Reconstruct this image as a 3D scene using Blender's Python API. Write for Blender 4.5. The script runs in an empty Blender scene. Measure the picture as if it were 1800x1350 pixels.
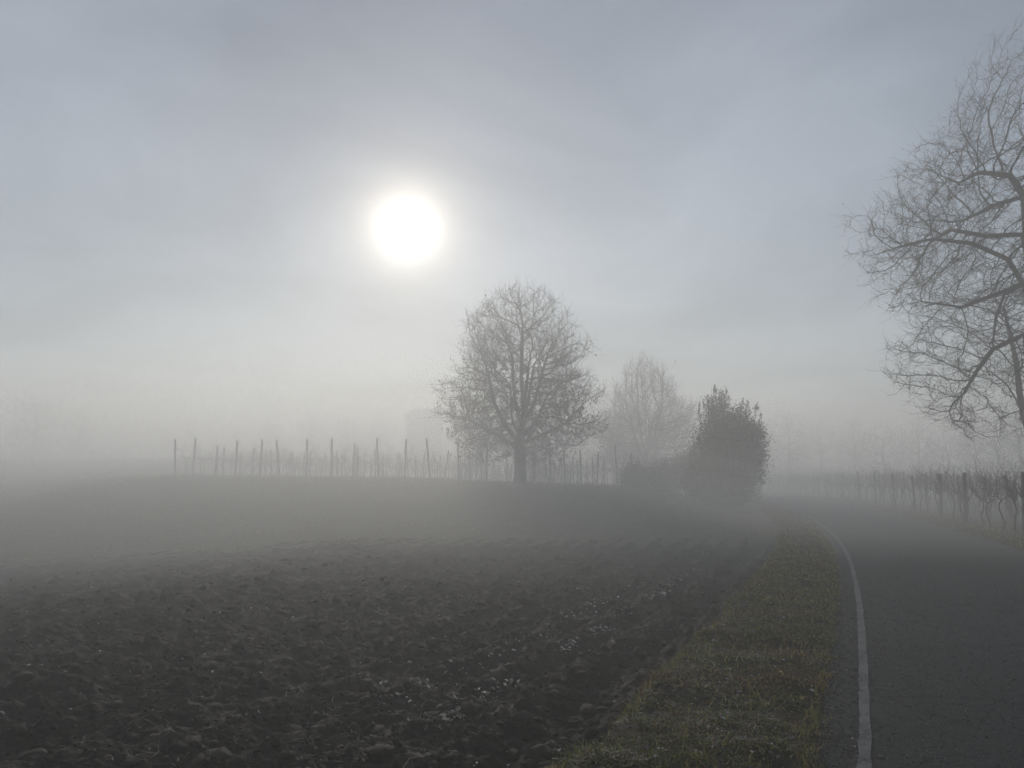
import bpy, math, random
import numpy as np

S = bpy.context.scene
COL = S.collection
R = math.radians
rng = np.random.default_rng(11)
random.seed(11)

# ------------------------------------------------------------------ camera
CAM_H = 1.6
PITCH = 7.37
FPX = 1352.0
cam_d = bpy.data.cameras.new('camera')
cam = bpy.data.objects.new('camera', cam_d)
COL.objects.link(cam)
cam_d.sensor_width = 36.0
cam_d.lens = 36.0 * FPX / 1800.0
cam_d.clip_start = 0.05
cam_d.clip_end = 4000
cam.location = (0, 0, CAM_H)
cam.rotation_euler = (R(90 + PITCH), 0, 0)
S.camera = cam

# ------------------------------------------------------------------ sky, sun, exposure
SUN_EL, SUN_AZ = R(18.6), R(-8.0)          # azimuth from +Y, clockwise positive
SUN_DIR = (math.sin(SUN_AZ) * math.cos(SUN_EL), math.cos(SUN_AZ) * math.cos(SUN_EL), math.sin(SUN_EL))
SKY_STRENGTH = 0.05
CLOUD_COL = (0.42, 0.45, 0.49)
CLOUD_SHIFT = (-4.2, 3.3, 4.0)
CLOUD_STRENGTH = 0.25
SUN_STRENGTH = 2.05
FOG_DENSITY = 0.0140
MIST_DENSITY = 0.0092
FOG_ANISO = 0.44
EXPOSURE = 0.0

w = bpy.data.worlds.new('World')
S.world = w
w.use_nodes = True
nt = w.node_tree
nt.nodes.clear()


def N(tree, typ, **kw):
    n = tree.nodes.new(typ)
    for k, v in kw.items():
        setattr(n, k, v)
    return n


def mathn(tree, op, a, b=None, c=None, clamp=False):
    n = tree.nodes.new('ShaderNodeMath')
    n.operation = op
    n.use_clamp = clamp
    for i, v in enumerate((a, b, c)):
        if v is None:
            continue
        if isinstance(v, (int, float)):
            n.inputs[i].default_value = v
        else:
            tree.links.new(v, n.inputs[i])
    return n.outputs[0]


sky = N(nt, 'ShaderNodeTexSky', sky_type='NISHITA', sun_disc=False)
sky.sun_elevation = SUN_EL
sky.sun_rotation = SUN_AZ
sky.air_density = 1.0
sky.dust_density = 0.15
sky.ozone_density = 1.0
bg_sky = N(nt, 'ShaderNodeBackground')
bg_sky.inputs['Strength'].default_value = SKY_STRENGTH
nt.links.new(sky.outputs[0], bg_sky.inputs['Color'])

tc = N(nt, 'ShaderNodeTexCoord')
nrm = N(nt, 'ShaderNodeVectorMath', operation='NORMALIZE')
nt.links.new(tc.outputs['Generated'], nrm.inputs[0])
sep = N(nt, 'ShaderNodeSeparateXYZ')
nt.links.new(nrm.outputs[0], sep.inputs[0])
zc_ = mathn(nt, 'MAXIMUM', sep.outputs['Z'], 0.0)
zc_ = mathn(nt, 'ADD', zc_, 0.16)
cmb = N(nt, 'ShaderNodeCombineXYZ')
nt.links.new(mathn(nt, 'DIVIDE', sep.outputs['X'], zc_), cmb.inputs[0])
nt.links.new(mathn(nt, 'DIVIDE', sep.outputs['Y'], zc_), cmb.inputs[1])
cl1 = N(nt, 'ShaderNodeTexNoise')
cl1.inputs['Scale'].default_value = 1.15
cl1.inputs['Detail'].default_value = 5.0
cl1.inputs['Roughness'].default_value = 0.5
cl1.inputs['Distortion'].default_value = 0.5
off_ = N(nt, 'ShaderNodeVectorMath', operation='ADD')
off_.inputs[1].default_value = CLOUD_SHIFT
nt.links.new(cmb.outputs[0], off_.inputs[0])
nt.links.new(off_.outputs[0], cl1.inputs['Vector'])
cr = N(nt, 'ShaderNodeMapRange')
cr.inputs['From Min'].default_value = 0.36
cr.inputs['From Max'].default_value = 0.64
cr.inputs['To Min'].default_value = 0.2
cr.inputs['To Max'].default_value = 1.75
nt.links.new(cl1.outputs['Fac'], cr.inputs['Value'])
bg_cl = N(nt, 'ShaderNodeBackground')
bg_cl.inputs['Color'].default_value = (*CLOUD_COL, 1)
nt.links.new(mathn(nt, 'MULTIPLY', cr.outputs[0], CLOUD_STRENGTH), bg_cl.inputs['Strength'])
# the sun itself seen through thin high cloud: bright disc with its aureole
dt = N(nt, 'ShaderNodeVectorMath', operation='DOT_PRODUCT')
nt.links.new(nrm.outputs[0], dt.inputs[0])
dt.inputs[1].default_value = SUN_DIR
ang = mathn(nt, 'MULTIPLY', mathn(nt, 'ARCCOSINE', mathn(nt, 'MINIMUM', dt.outputs['Value'], 0.9999999)), 57.29578)
core = mathn(nt, 'MULTIPLY', mathn(nt, 'EXPONENT', mathn(nt, 'MULTIPLY', ang, -1 / 0.85)), 6.5)
a1 = mathn(nt, 'MULTIPLY', mathn(nt, 'EXPONENT', mathn(nt, 'MULTIPLY', ang, -1 / 2.4)), 1.6)
a2 = mathn(nt, 'MULTIPLY', mathn(nt, 'EXPONENT', mathn(nt, 'MULTIPLY', ang, -1 / 9.0)), 0.01)
tot = mathn(nt, 'ADD', mathn(nt, 'ADD', core, a1), a2)
bg_sun = N(nt, 'ShaderNodeBackground')
bg_sun.inputs['Color'].default_value = (1.0, 0.89, 0.73, 1)
nt.links.new(tot, bg_sun.inputs['Strength'])
ad1 = N(nt, 'ShaderNodeAddShader')
ad2 = N(nt, 'ShaderNodeAddShader')
nt.links.new(bg_sky.outputs[0], ad1.inputs[0])
nt.links.new(bg_cl.outputs[0], ad1.inputs[1])
nt.links.new(ad1.outputs[0], ad2.inputs[0])
nt.links.new(bg_sun.outputs[0], ad2.inputs[1])
wo = N(nt, 'ShaderNodeOutputWorld')
nt.links.new(ad2.outputs[0], wo.inputs['Surface'])

sun_d = bpy.data.lights.new('sun', 'SUN')
sun_d.energy = SUN_STRENGTH
sun_d.angle = R(10)
sun_d.color = (1.0, 0.935, 0.82)
sun = bpy.data.objects.new('sun', sun_d)
COL.objects.link(sun)
sun.rotation_euler = (R(90) - SUN_EL, 0, math.pi - SUN_AZ)
sun.location = (-20, 60, 40)

S.view_settings.view_transform = 'Standard'
S.view_settings.look = 'None'
S.view_settings.exposure = EXPOSURE
S.view_settings.gamma = 1
S.view_settings.use_curve_mapping = False
S.render.engine = 'CYCLES'
cy = S.cycles
cy.use_denoising = True
cy.denoiser = 'OPENIMAGEDENOISE'
cy.denoising_input_passes = 'RGB_ALBEDO_NORMAL'
cy.denoising_prefilter = 'FAST'
cy.use_adaptive_sampling = False
cy.volume_bounces = 8
cy.max_bounces = 9
cy.diffuse_bounces = 2
cy.glossy_bounces = 2
cy.transmission_bounces = 2
cy.transparent_max_bounces = 8
cy.sample_clamp_indirect = 2.0
cy.sample_clamp_direct = 6.0


# ------------------------------------------------------------------ numpy helpers
def smooth(a, b, x):
    t = np.clip((x - a) / (b - a), 0, 1)
    return t * t * (3 - 2 * t)


def hsh(ix, iy, seed):
    ix = ix.astype(np.int64)
    iy = iy.astype(np.int64)
    h = (ix * 374761393 + iy * 668265263 + seed * 982451653) & 0xFFFFFFFF
    h = ((h ^ (h >> 13)) * 1274126177) & 0xFFFFFFFF
    h = h ^ (h >> 16)
    return (h & 0xFFFFFF) / float(0x1000000)


def vnoise(x, y, seed=0):
    xi, yi = np.floor(x), np.floor(y)
    fx, fy = x - xi, y - yi
    fx = fx * fx * (3 - 2 * fx)
    fy = fy * fy * (3 - 2 * fy)
    a = hsh(xi, yi, seed)
    b = hsh(xi + 1, yi, seed)
    c = hsh(xi, yi + 1, seed)
    d = hsh(xi + 1, yi + 1, seed)
    return (a * (1 - fx) + b * fx) * (1 - fy) + (c * (1 - fx) + d * fx) * fy


def fbm(x, y, seed=0, octv=4):
    s = 0
    amp = 0.5
    for o in range(octv):
        s = s + amp * (vnoise(x, y, seed + o * 17) - 0.5)
        x = x * 2.03 + 7.1
        y = y * 2.03 - 3.3
        amp *= 0.5
    return s


def clods(x, y, cell, seed, rmin, rmax, flat=0.8):
    """lumpy height from jittered domes, in units of metres"""
    gx, gy = x / cell, y / cell
    xi, yi = np.floor(gx), np.floor(gy)
    best = np.zeros_like(gx)
    for dx in (-1, 0, 1):
        for dy in (-1, 0, 1):
            cx, cyy = xi + dx, yi + dy
            px = cx + hsh(cx, cyy, seed)
            py = cyy + hsh(cx, cyy, seed + 1)
            r = rmin + (rmax - rmin) * hsh(cx, cyy, seed + 2) ** 2
            st = 0.6 + 0.8 * hsh(cx, cyy, seed + 3)
            ddx, ddy = (gx - px) * st, (gy - py) / st
            d2 = (ddx * ddx + ddy * ddy) / (r * r)
            hgt = r * np.sqrt(np.clip(1 - d2, 0, 1)) * (0.4 + 0.6 * hsh(cx, cyy, seed + 4))
            best = np.maximum(best, hgt)
    return best * cell * flat


def mesh_np(name, verts, faces, material=None, parent=None, colors=None, shade_smooth=False, link=True):
    """faces: list of int arrays (n,k)"""
    me = bpy.data.meshes.new(name)
    verts = np.asarray(verts, np.float32)
    me.vertices.add(len(verts))
    me.vertices.foreach_set('co', verts.ravel())
    if not isinstance(faces, (list, tuple)):
        faces = [faces]
    faces = [np.asarray(f, np.int32) for f in faces if len(f)]
    loops = np.concatenate([f.ravel() for f in faces]) if faces else np.zeros(0, np.int32)
    tot_ = np.concatenate([np.full(len(f), f.shape[1], np.int32) for f in faces])
    start = np.concatenate([[0], np.cumsum(tot_)[:-1]]).astype(np.int32)
    me.loops.add(len(loops))
    me.loops.foreach_set('vertex_index', loops)
    me.polygons.add(len(tot_))
    me.polygons.foreach_set('loop_start', start)
    me.polygons.foreach_set('loop_total', tot_)
    if shade_smooth:
        me.polygons.foreach_set('use_smooth', np.ones(len(tot_), bool))
    if colors is not None:
        at_ = me.attributes.new('tint', 'FLOAT_COLOR', 'POINT')
        c = np.ones((len(verts), 4), np.float32)
        c[:, :3] = colors
        at_.data.foreach_set('color', c.ravel())
    me.update(calc_edges=True)
    if material is not None:
        me.materials.append(material)
    if not link:
        return me
    return link_mesh(name, me, parent)


def link_mesh(name, me, parent=None):
    o = bpy.data.objects.new(name, me)
    COL.objects.link(o)
    if parent is not None:
        o.parent = parent
    return o


def empty(name, loc, rz=0.0):
    o = bpy.data.objects.new(name, None)
    COL.objects.link(o)
    o.location = loc
    o.rotation_euler = (0, 0, rz)
    o.empty_display_size = 0.3
    return o


def tag(o, label=None, cat=None, group=None, kind=None):
    if label:
        o['label'] = label
    if cat:
        o['category'] = cat
    if group:
        o['group'] = group
    if kind:
        o['kind'] = kind
    return o


def copy_tree(o, parent=None):
    c = o.copy()
    COL.objects.link(c)
    if parent is not None:
        c.parent = parent
    for ch in list(o.children):
        copy_tree(ch, c)
    return c


_th = R(PITCH)


def at(px, py, Y):
    """place seen in the photograph at (px, py), Y metres ahead of the camera"""
    v = (675 - py) / FPX
    dy = math.cos(_th) - v * math.sin(_th)
    dz = math.sin(_th) + v * math.cos(_th)
    return np.array([(px - 900) / FPX / dy * Y, Y, CAM_H + dz / dy * Y])


def xat(px, Y):
    return (px - 900) / FPX * Y


# ------------------------------------------------------------------ terrain functions
_ty = np.linspace(-80, 400, 4801)
_m = np.interp(_ty, [-80, -10, 0, 8, 12, 18, 25, 35, 50, 80, 120, 400],
               [.47, .46, .455, .445, .42, .39, .335, .28, .21, .10, .0, -.1])
_xl = np.concatenate([[0], np.cumsum((_m[1:] + _m[:-1]) / 2 * np.diff(_ty))])
_xl = _xl - np.interp(4.6, _ty, _xl) + 2.0


def XL(Y):
    return np.interp(Y, _ty, _xl)


def CT(Y):
    return 1 / np.sqrt(1 + np.interp(Y, _ty, _m) ** 2)


def U(X, Y):
    return (X - XL(Y)) * CT(Y)


def XU(Y, u):
    return XL(Y) + u / CT(Y)


def zr(Y):
    return 0.52 * smooth(20, 62, Y) + 0.6 * smooth(60, 140, Y)


_cx = [-90, -60, -40, -31, -27, -24, -21, -14, -7, 0, 3.5, 7, 14, 30, 60]
_cz = [-.3, -.1, 0.4, 1.0, 1.5, 1.9, 2.16, 2.09, 2.02, 1.74, 1.6, 1.5, 1.3, 1.3, 1.3]


def h_base(X, Y):
    X = np.asarray(X, float)
    Y = np.asarray(Y, float)
    u = U(X, Y)
    zf = -0.2 - 0.068 * np.clip(-4.5 - X, 0, 25)
    zc = np.interp(X, _cx, _cz)
    t = smooth(20, 52, Y) * 1.0
    zl = zf * (1 - t) + zc * t
    # crest rolls over
    lf = smooth(-19, -31, X)
    zl = zl + (1 - lf) * (-0.035 * np.clip(Y - 50, 0, 40) + 0.02 * np.clip(Y - 90, 0, 60)) + lf * 0.095 * np.clip(Y - 46, 0, 46)
    wl = smooth(-1.5, -9.5, u)
    wl = np.where(Y < 22, smooth(-1.5, -2.6, u), smooth(-1.5, -2.6 - 7 * smooth(22, 34, Y), u))
    z = zr(Y) * (1 - wl) + zl * wl
    rr = np.clip(u - 5.5, 0, 60)
    z = z + 0.012 * rr - 0.10 * smooth(4.0, 6.5, u)
    return z


def h_meadow(X, Y):
    return h_base(X, Y) + 0.16 * fbm(X * 0.55, Y * 0.55, 3, 4) + 0.05 * fbm(X * 3, Y * 3, 5, 2)


FIELD_Y = 24.6


def h_field(X, Y):
    u = U(X, Y)
    z = h_base(X, Y)
    v = u + 0.25 * fbm(u * 0.8, Y * 0.35, 21, 3)
    ph = v / 0.62
    fur = np.abs((ph - np.floor(ph)) - 0.5) * 2
    z = z + 0.10 * (fur - 0.5) * (0.5 + vnoise(u * 0.9, Y * 0.5, 8))
    z = z + 0.10 * fbm(X * 0.9, Y * 0.9, 31, 3)
    wx = X + 0.12 * fbm(X * 4, Y * 4, 41, 3)
    wy = Y + 0.12 * fbm(X * 4 + 9, Y * 4, 43, 3)
    c = clods(wx, wy, 0.42, 51, 0.25, 0.62, 0.62)
    c2 = clods(wx + 3.3, wy, 0.17, 61, 0.25, 0.6, 0.75)
    rg1 = 1 - 2 * np.abs(vnoise(wx * 7, wy * 7, 73) - 0.5)
    rg2 = 1 - 2 * np.abs(vnoise(wx * 16 + 3, wy * 16, 75) - 0.5)
    c3 = clods(wx * 1.0 + 1.7, wy + 5.1, 0.085, 65, 0.25, 0.6, 0.8)
    z = z + 0.42 * c + 0.85 * c2 + 0.9 * c3 + 0.09 * fbm(X * 8, Y * 8, 71, 4) + 0.02 * rg1 * rg1 + 0.022 * rg2 - 0.065
    # plough furrow along the verge and the headland beyond the last pass
    z = z - 0.16 * np.exp(-((u + 1.95) / 0.28) ** 2)
    z = z - 0.5 * smooth(FIELD_Y - 0.6, FIELD_Y + 1.0, Y + 0.9 * fbm(X * 0.4, Y * 0.4, 91, 2))
    return z


def h_verge(X, Y):
    u = U(X, Y)
    z = zr(Y) + 0.0
    hum = 0.07 * smooth(-0.22, -0.7, u) + 0.16 * fbm(X * 1.6, Y * 1.6, 101, 4) * smooth(-0.25, -0.6, u) + 0.06 * fbm(X * 6, Y * 6, 103, 3) * smooth(-0.2, -0.45, u)
    edge = 0.14 * fbm(Y * 1.3, Y * 0 + 3.0, 107, 3)
    near = -0.55 * smooth(-1.42 + edge, -1.95 + edge, u)
    far = (h_base(X, Y) - zr(Y)) * smooth(-0.6, -1.5, u) - 0.12 * smooth(-1.4, -1.8, u)
    k = smooth(21, 26, Y)
    return z + hum * (1 - 0.4 * k) + near * (1 - k) + far * k - 0.05 * smooth(-0.30, -0.17, u)


def h_rverge(X, Y):
    u = U(X, Y)
    return zr(Y) + 0.05 * smooth(3.95, 4.5, u) + 0.10 * fbm(X * 1.1, Y * 1.1, 131, 4) * smooth(3.9, 4.5, u) - 0.10 * smooth(4.0, 6.5, u) - 0.05 * smooth(4.05, 3.85, u)


# ------------------------------------------------------------------ materials
def mat(name, rough=0.9, spec=0.2):
    m = bpy.data.materials.new(name)
    m.use_nodes = True
    t = m.node_tree
    b = t.nodes['Principled BSDF']
    b.inputs['Roughness'].default_value = rough
    b.inputs['Specular IOR Level'].default_value = spec
    return m, t, b


def noise(t, scale, detail=4, rough=0.55, dist=0.0, coord='Object', vec=None):
    n = t.nodes.new('ShaderNodeTexNoise')
    n.inputs['Scale'].default_value = scale
    n.inputs['Detail'].default_value = detail
    n.inputs['Roughness'].default_value = rough
    n.inputs['Distortion'].default_value = dist
    if vec is None:
        c = t.nodes.new('ShaderNodeTexCoord')
        vec = c.outputs[coord]
    t.links.new(vec, n.inputs['Vector'])
    return n.outputs['Fac']


def ramp(t, fac, stops):
    r = t.nodes.new('ShaderNodeValToRGB')
    el = r.color_ramp.elements
    while len(el) < len(stops):
        el.new(0.5)
    for e, (p, c) in zip(el, stops):
        e.position = p
        e.color = (*c, 1)
    t.links.new(fac, r.inputs[0])
    return r.outputs[0]


def mixc(t, fac, a, b):
    m = t.nodes.new('ShaderNodeMix')
    m.data_type = 'RGBA'
    ins = [i for i in m.inputs if i.enabled]
    for s, v in zip(ins, (fac, a, b)):
        if isinstance(v, (int, float)):
            s.default_value = v
        elif isinstance(v, tuple):
            s.default_value = (*v, 1)
        else:
            t.links.new(v, s)
    return [o for o in m.outputs if o.enabled][0]


def bump(t, b, h, strength, dist):
    n = t.nodes.new('ShaderNodeBump')
    n.inputs['Strength'].default_value = strength
    n.inputs['Distance'].default_value = dist
    t.links.new(h, n.inputs['Height'])
    t.links.new(n.outputs[0], b.inputs['Normal'])


def m_noise(name, stops, scale, rough=0.9, bs=None, bd=0.01, detail=6, spec=0.2):
    m, t, b = mat(name, rough, spec)
    f = noise(t, scale, detail)
    t.links.new(ramp(t, f, stops), b.inputs['Base Color'])
    if bs:
        bump(t, b, noise(t, bs, 5), 0.7, bd)
    return m


def m_tint(name, rough=0.8, spec=0.2, translucent=0.0):
    m, t, b = mat(name, rough, spec)
    a = t.nodes.new('ShaderNodeAttribute')
    a.attribute_name = 'tint'
    t.links.new(a.outputs['Color'], b.inputs['Base Color'])
    if translucent:
        tr = t.nodes.new('ShaderNodeBsdfTranslucent')
        t.links.new(a.outputs['Color'], tr.inputs['Color'])
        mx = t.nodes.new('ShaderNodeMixShader')
        mx.inputs[0].default_value = translucent
        t.links.new(b.outputs[0], mx.inputs[1])
        t.links.new(tr.outputs[0], mx.inputs[2])
        t.links.new(mx.outputs[0], t.nodes['Material Output'].inputs['Surface'])
    return m


M = {}
m, t, b = mat('ploughed_soil', 0.76, 0.2)
f1 = noise(t, 1.3, 6)
f2 = noise(t, 19, 8, 0.72)
f3 = noise(t, 5.5, 6, 0.65)
c1 = ramp(t, f1, [(0.3, (.008, .0063, .0052)), (0.7, (.017, .0128, .0102))])
c2 = ramp(t, f2, [(0.38, (.003, .0024, .002)), (0.52, (.012, .009, .007)), (0.70, (.066, .050, .038))])
c3 = ramp(t, f3, [(0.42, (.005, .004, .0034)), (0.62, (.026, .020, .016))])
t.links.new(mixc(t, 0.5, mixc(t, 0.5, c1, c3), c2), b.inputs['Base Color'])
bump(t, b, mathn(t, 'ADD', noise(t, 30, 8, 0.75), f3), 1.0, 0.06)
M['soil'] = m
M['clod'] = m_noise('soil_clod', [(0.32, (.006, .0047, .0038)), (0.70, (.046, .035, .027))], 11, 0.85, 40, 0.012)

m, t, b = mat('meadow_turf', 0.95, 0.15)
f1 = noise(t, 0.35, 6)
f2 = noise(t, 9, 6, 0.7)
c1 = ramp(t, f1, [(0.3, (.060, .064, .034)), (0.7, (.10, .095, .060))])
c2 = ramp(t, f2, [(0.3, (.035, .040, .020)), (0.7, (.13, .12, .075))])
t.links.new(mixc(t, 0.5, c1, c2), b.inputs['Base Color'])
bump(t, b, noise(t, 14, 6, 0.7), 0.9, 0.08)
M['turf'] = m

m, t, b = mat('verge_turf', 0.95, 0.15)
f1 = noise(t, 1.1, 5)
f2 = noise(t, 30, 6, 0.7)
c1 = ramp(t, f1, [(0.35, (.040, .046, .016)), (0.5, (.075, .062, .028)), (0.68, (.090, .052, .028))])
c2 = ramp(t, f2, [(0.3, (.010, .010, .006)), (0.7, (.055, .048, .028))])
t.links.new(mixc(t, 0.5, c1, c2), b.inputs['Base Color'])
bump(t, b, noise(t, 45, 6, 0.7), 0.9, 0.03)
M['verge'] = m

m, t, b = mat('asphalt', 0.85, 0.2)
f1 = noise(t, 120, 4, 0.75)
f2 = noise(t, 1.2, 6, 0.6)
f3 = noise(t, 32, 6, 0.8)
ca = ramp(t, f1, [(0.36, (.006, .006, .006)), (0.52, (.024, .024, .024)), (0.68, (.17, .166, .16))])
cb = ramp(t, f2, [(0.3, (.030, .030, .031)), (0.7, (.066, .065, .065))])
f4 = noise(t, 0.45, 6, 0.7, 0.6)
cb = mixc(t, ramp(t, f4, [(0.42, (0, 0, 0)), (0.58, (1, 1, 1))]), cb, (.017, .017, .018))
cm = mixc(t, 0.45, ca, mixc(t, 0.5, cb, ramp(t, f3, [(0.38, (.008, .008, .008)), (0.52, (.038, .038, .038)), (0.66, (.12, .118, .115))])))
# fine crazing: distorted cell borders, broken up by a mask
tcn = t.nodes.new('ShaderNodeTexCoord')
nv = t.nodes.new('ShaderNodeTexNoise')
nv.inputs['Scale'].default_value = 3.0
nv.inputs['Detail'].default_value = 6
t.links.new(tcn.outputs['Object'], nv.inputs['Vector'])
vm = t.nodes.new('ShaderNodeVectorMath')
vm.operation = 'MULTIPLY_ADD'
vm.inputs[1].default_value = (0.5, 0.5, 0.5)
t.links.new(nv.outputs['Color'], vm.inputs[0])
t.links.new(tcn.outputs['Object'], vm.inputs[2])
vo = t.nodes.new('ShaderNodeTexVoronoi')
vo.feature = 'DISTANCE_TO_EDGE'
vo.inputs['Scale'].default_value = 1.5
t.links.new(vm.outputs[0], vo.inputs['Vector'])
crack = mathn(t, 'LESS_THAN', vo.outputs['Distance'], 0.018)
msk = mathn(t, 'GREATER_THAN', noise(t, 0.8, 3), 0.47)
crk = mathn(t, 'MULTIPLY', crack, msk)
cm2 = mixc(t, mathn(t, 'MULTIPLY', crk, 0.75), cm, (.008, .008, .008))
t.links.new(cm2, b.inputs['Base Color'])
hh = mathn(t, 'SUBTRACT', mathn(t, 'ADD', mathn(t, 'MULTIPLY', f1, 0.6), mathn(t, 'MULTIPLY', f3, 0.5)), crk)
bump(t, b, hh, 0.8, 0.008)
M['asphalt'] = m

m, t, b = mat('worn_line_paint', 0.7, 0.3)
f1 = noise(t, 55, 6, 0.75)
f2 = noise(t, 3.0, 5, 0.6)
ff = mathn(t, 'ADD', mathn(t, 'MULTIPLY', f1, 0.65), mathn(t, 'MULTIPLY', f2, 0.45))
t.links.new(ramp(t, ff, [(0.46, (.03, .03, .03)), (0.54, (.105, .11, .105)), (0.70, (.19, .195, .188))]), b.inputs['Base Color'])
bump(t, b, noise(t, 220, 3), 0.6, 0.004)
M['paint'] = m

M['bark'] = m_noise('bark', [(0.3, (.018, .015, .013)), (0.7, (.050, .043, .037))], 9, 0.95, 20, 0.03)
M['twig'] = m_noise('twig_bark', [(0.3, (.022, .018, .015)), (0.7, (.045, .037, .032))], 4, 0.95)
M['bark_pale'] = m_noise('pale_bark', [(0.3, (.05, .045, .042)), (0.7, (.10, .092, .085))], 6, 0.95, 14, 0.02)
M['postwood'] = m_noise('weathered_post', [(0.3, (.035, .03, .026)), (0.7, (.085, .076, .066))], 7, 0.95, 30, 0.01)
M['wire'] = m_noise('galvanised_wire', [(0.3, (.10, .10, .10)), (0.7, (.2, .2, .2))], 8, 0.6)
M['vine'] = m_noise('vine_bark', [(0.3, (.022, .017, .014)), (0.7, (.06, .046, .038))], 12, 0.95)
M['leaf'] = m_tint('leaf', 0.6, 0.3, 0.25)
M['grass'] = m_tint('grass_blade', 0.7, 0.25, 0.3)
M['straw'] = m_tint('straw', 0.7, 0.3, 0.0)
M['stucco'] = m_noise('stucco', [(0.3, (.34, .30, .25)), (0.7, (.42, .38, .32))], 2.5, 0.95, 30, 0.01)
M['tile'] = m_noise('roof_tile', [(0.3, (.12, .06, .04)), (0.7, (.22, .12, .08))], 3, 0.9)
M['woodtrim'] = m_noise('painted_wood', [(0.3, (.07, .06, .045)), (0.7, (.12, .10, .08))], 6, 0.8)
M['glass'] = m_noise('window_glass', [(0.3, (.012, .014, .016)), (0.7, (.02, .022, .025))], 1, 0.15, spec=0.5)


# ------------------------------------------------------------------ fog
def box_mesh(name, lo, hi, material, parent=None):
    x0, y0, z0 = lo
    x1, y1, z1 = hi
    v = [(x0, y0, z0), (x1, y0, z0), (x1, y1, z0), (x0, y1, z0), (x0, y0, z1), (x1, y0, z1), (x1, y1, z1), (x0, y1, z1)]
    f = [(0, 3, 2, 1), (4, 5, 6, 7), (0, 1, 5, 4), (1, 2, 6, 5), (2, 3, 7, 6), (3, 0, 4, 7)]
    return mesh_np(name, v, np.array(f), material, parent)


hm = bpy.data.materials.new('fog')
hm.use_nodes = True
hm.node_tree.nodes.clear()
pv = hm.node_tree.nodes.new('ShaderNodeVolumePrincipled')
pv.inputs['Color'].default_value = (0.99, 0.99, 0.995, 1)
pv.inputs['Density'].default_value = FOG_DENSITY
pv.inputs['Anisotropy'].default_value = FOG_ANISO
mo = hm.node_tree.nodes.new('ShaderNodeOutputMaterial')
hm.node_tree.links.new(pv.outputs[0], mo.inputs['Volume'])
try:
    hm.cycles.homogeneous_volume = True
except Exception:
    pass
hz = box_mesh('haze', (-330, -90, -7), (330, 360, 18.3), hm)
tag(hz, 'pale morning fog lying over the whole field and road', 'fog', kind='stuff')


# ------------------------------------------------------------------ ground sheet
def graded(lo, a, b_, hi, step, grow=1.18):
    mid = np.arange(a, b_ + 1e-6, step)
    out = [hi_ for hi_ in mid]
    s, x = step, mid[-1]
    while x < hi:
        s *= grow
        x += s
        out.append(min(x, hi))
    s, x = step, mid[0]
    pre = []
    while x > lo:
        s *= grow
        x -= s
        pre.append(max(x, lo))
    return np.array(pre[::-1] + out)


def grid_faces(nr, nc):
    i = np.arange((nr - 1) * nc).reshape(nr - 1, nc)[:, :-1].ravel()
    return np.stack([i, i + 1, i + nc + 1, i + nc], 1)


gx = graded(-320, -40, 45, 320, 0.4)
gy = graded(-80, 0, 62, 350, 0.4)
X, Y = np.meshgrid(gx, gy)
Z = h_meadow(X, Y)
u_ = U(X, Y)
infield = (u_ < -1.3) & (u_ > -62) & (Y < FIELD_Y - 2.2)
inroad = (u_ > -1.5) & (u_ < 5.0) & (Y < 118)
Z = np.where(infield, Z - 0.45, Z)
Z = np.where(inroad, np.minimum(Z, zr(Y) - 0.25), Z)
g = mesh_np('ground', np.stack([X, Y, Z], -1).reshape(-1, 3), grid_faces(*X.shape), M['turf'], shade_smooth=True)
tag(g, 'grassy meadow slope rising to the ridge behind the ploughed field', 'meadow', kind='structure')

# low mist drifting over the field and the meadow, thinning out to nothing at its rim
mm = hm.copy()
mm.name = 'low_mist'
mm.node_tree.nodes['Principled Volume'].inputs['Density'].default_value = MIST_DENSITY


def mist(name, cx, cyy, rx, ry, top, seed, dens, label):
    gx = np.linspace(-1, 1, 61)
    X, Y = np.meshgrid(gx, gx)
    q = np.sqrt(X * X + Y * Y)
    # square grid pulled to a disc
    k = np.maximum(np.abs(X), np.abs(Y)) / np.maximum(q, 1e-6)
    X, Y = X * k, Y * k
    q = np.clip(np.sqrt(X * X + Y * Y), 0, 1)
    wx, wy = cx + rx * X, cyy + ry * Y
    prof = (1 - q ** 4)
    hh = prof * top * (0.75 + 1.3 * fbm(wx / 16, wy / 16, seed, 3) + 0.25) - 0.6
    zt = h_base(wx, wy) + hh
    zb = h_base(wx, wy) - 0.6 - 1.2 * prof
    n = X.size
    V = np.concatenate([np.stack([wx, wy, zt], -1).reshape(-1, 3), np.stack([wx, wy, zb], -1).reshape(-1, 3)])
    F = grid_faces(*X.shape)
    # side strip closes the rim
    m_ = 61
    rim = list(range(m_)) + [i * m_ + m_ - 1 for i in range(1, m_)] + [(m_ - 1) * m_ + i for i in range(m_ - 2, -1, -1)] + [i * m_ for i in range(m_ - 2, 0, -1)]
    rim = np.array(rim)
    nx = np.roll(rim, -1)
    side = np.stack([rim, rim + n, nx + n, nx], 1)
    m2 = mm.copy()
    m2.node_tree.nodes['Principled Volume'].inputs['Density'].default_value = MIST_DENSITY * dens
    try:
        m2.cycles.homogeneous_volume = True
    except Exception:
        pass
    o = mesh_np(name, V, [F, F[:, ::-1] + n, side], m2, shade_smooth=True)
    tag(o, label, 'mist', kind='stuff')


mist('low_mist', -20, 66, 105, 58, 2.4, 401, 1.0, 'thin lowest layer of mist lying on the meadow and the vines')
mist('low_mist', -26, 68, 104, 59, 4.2, 411, 1.0, 'bank of mist over the meadow slope and the vine posts')
mist('low_mist', -16, 76, 112, 64, 6.8, 421, 0.7, 'tallest, thinnest drift of mist over the ridge behind the oak')

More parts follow.
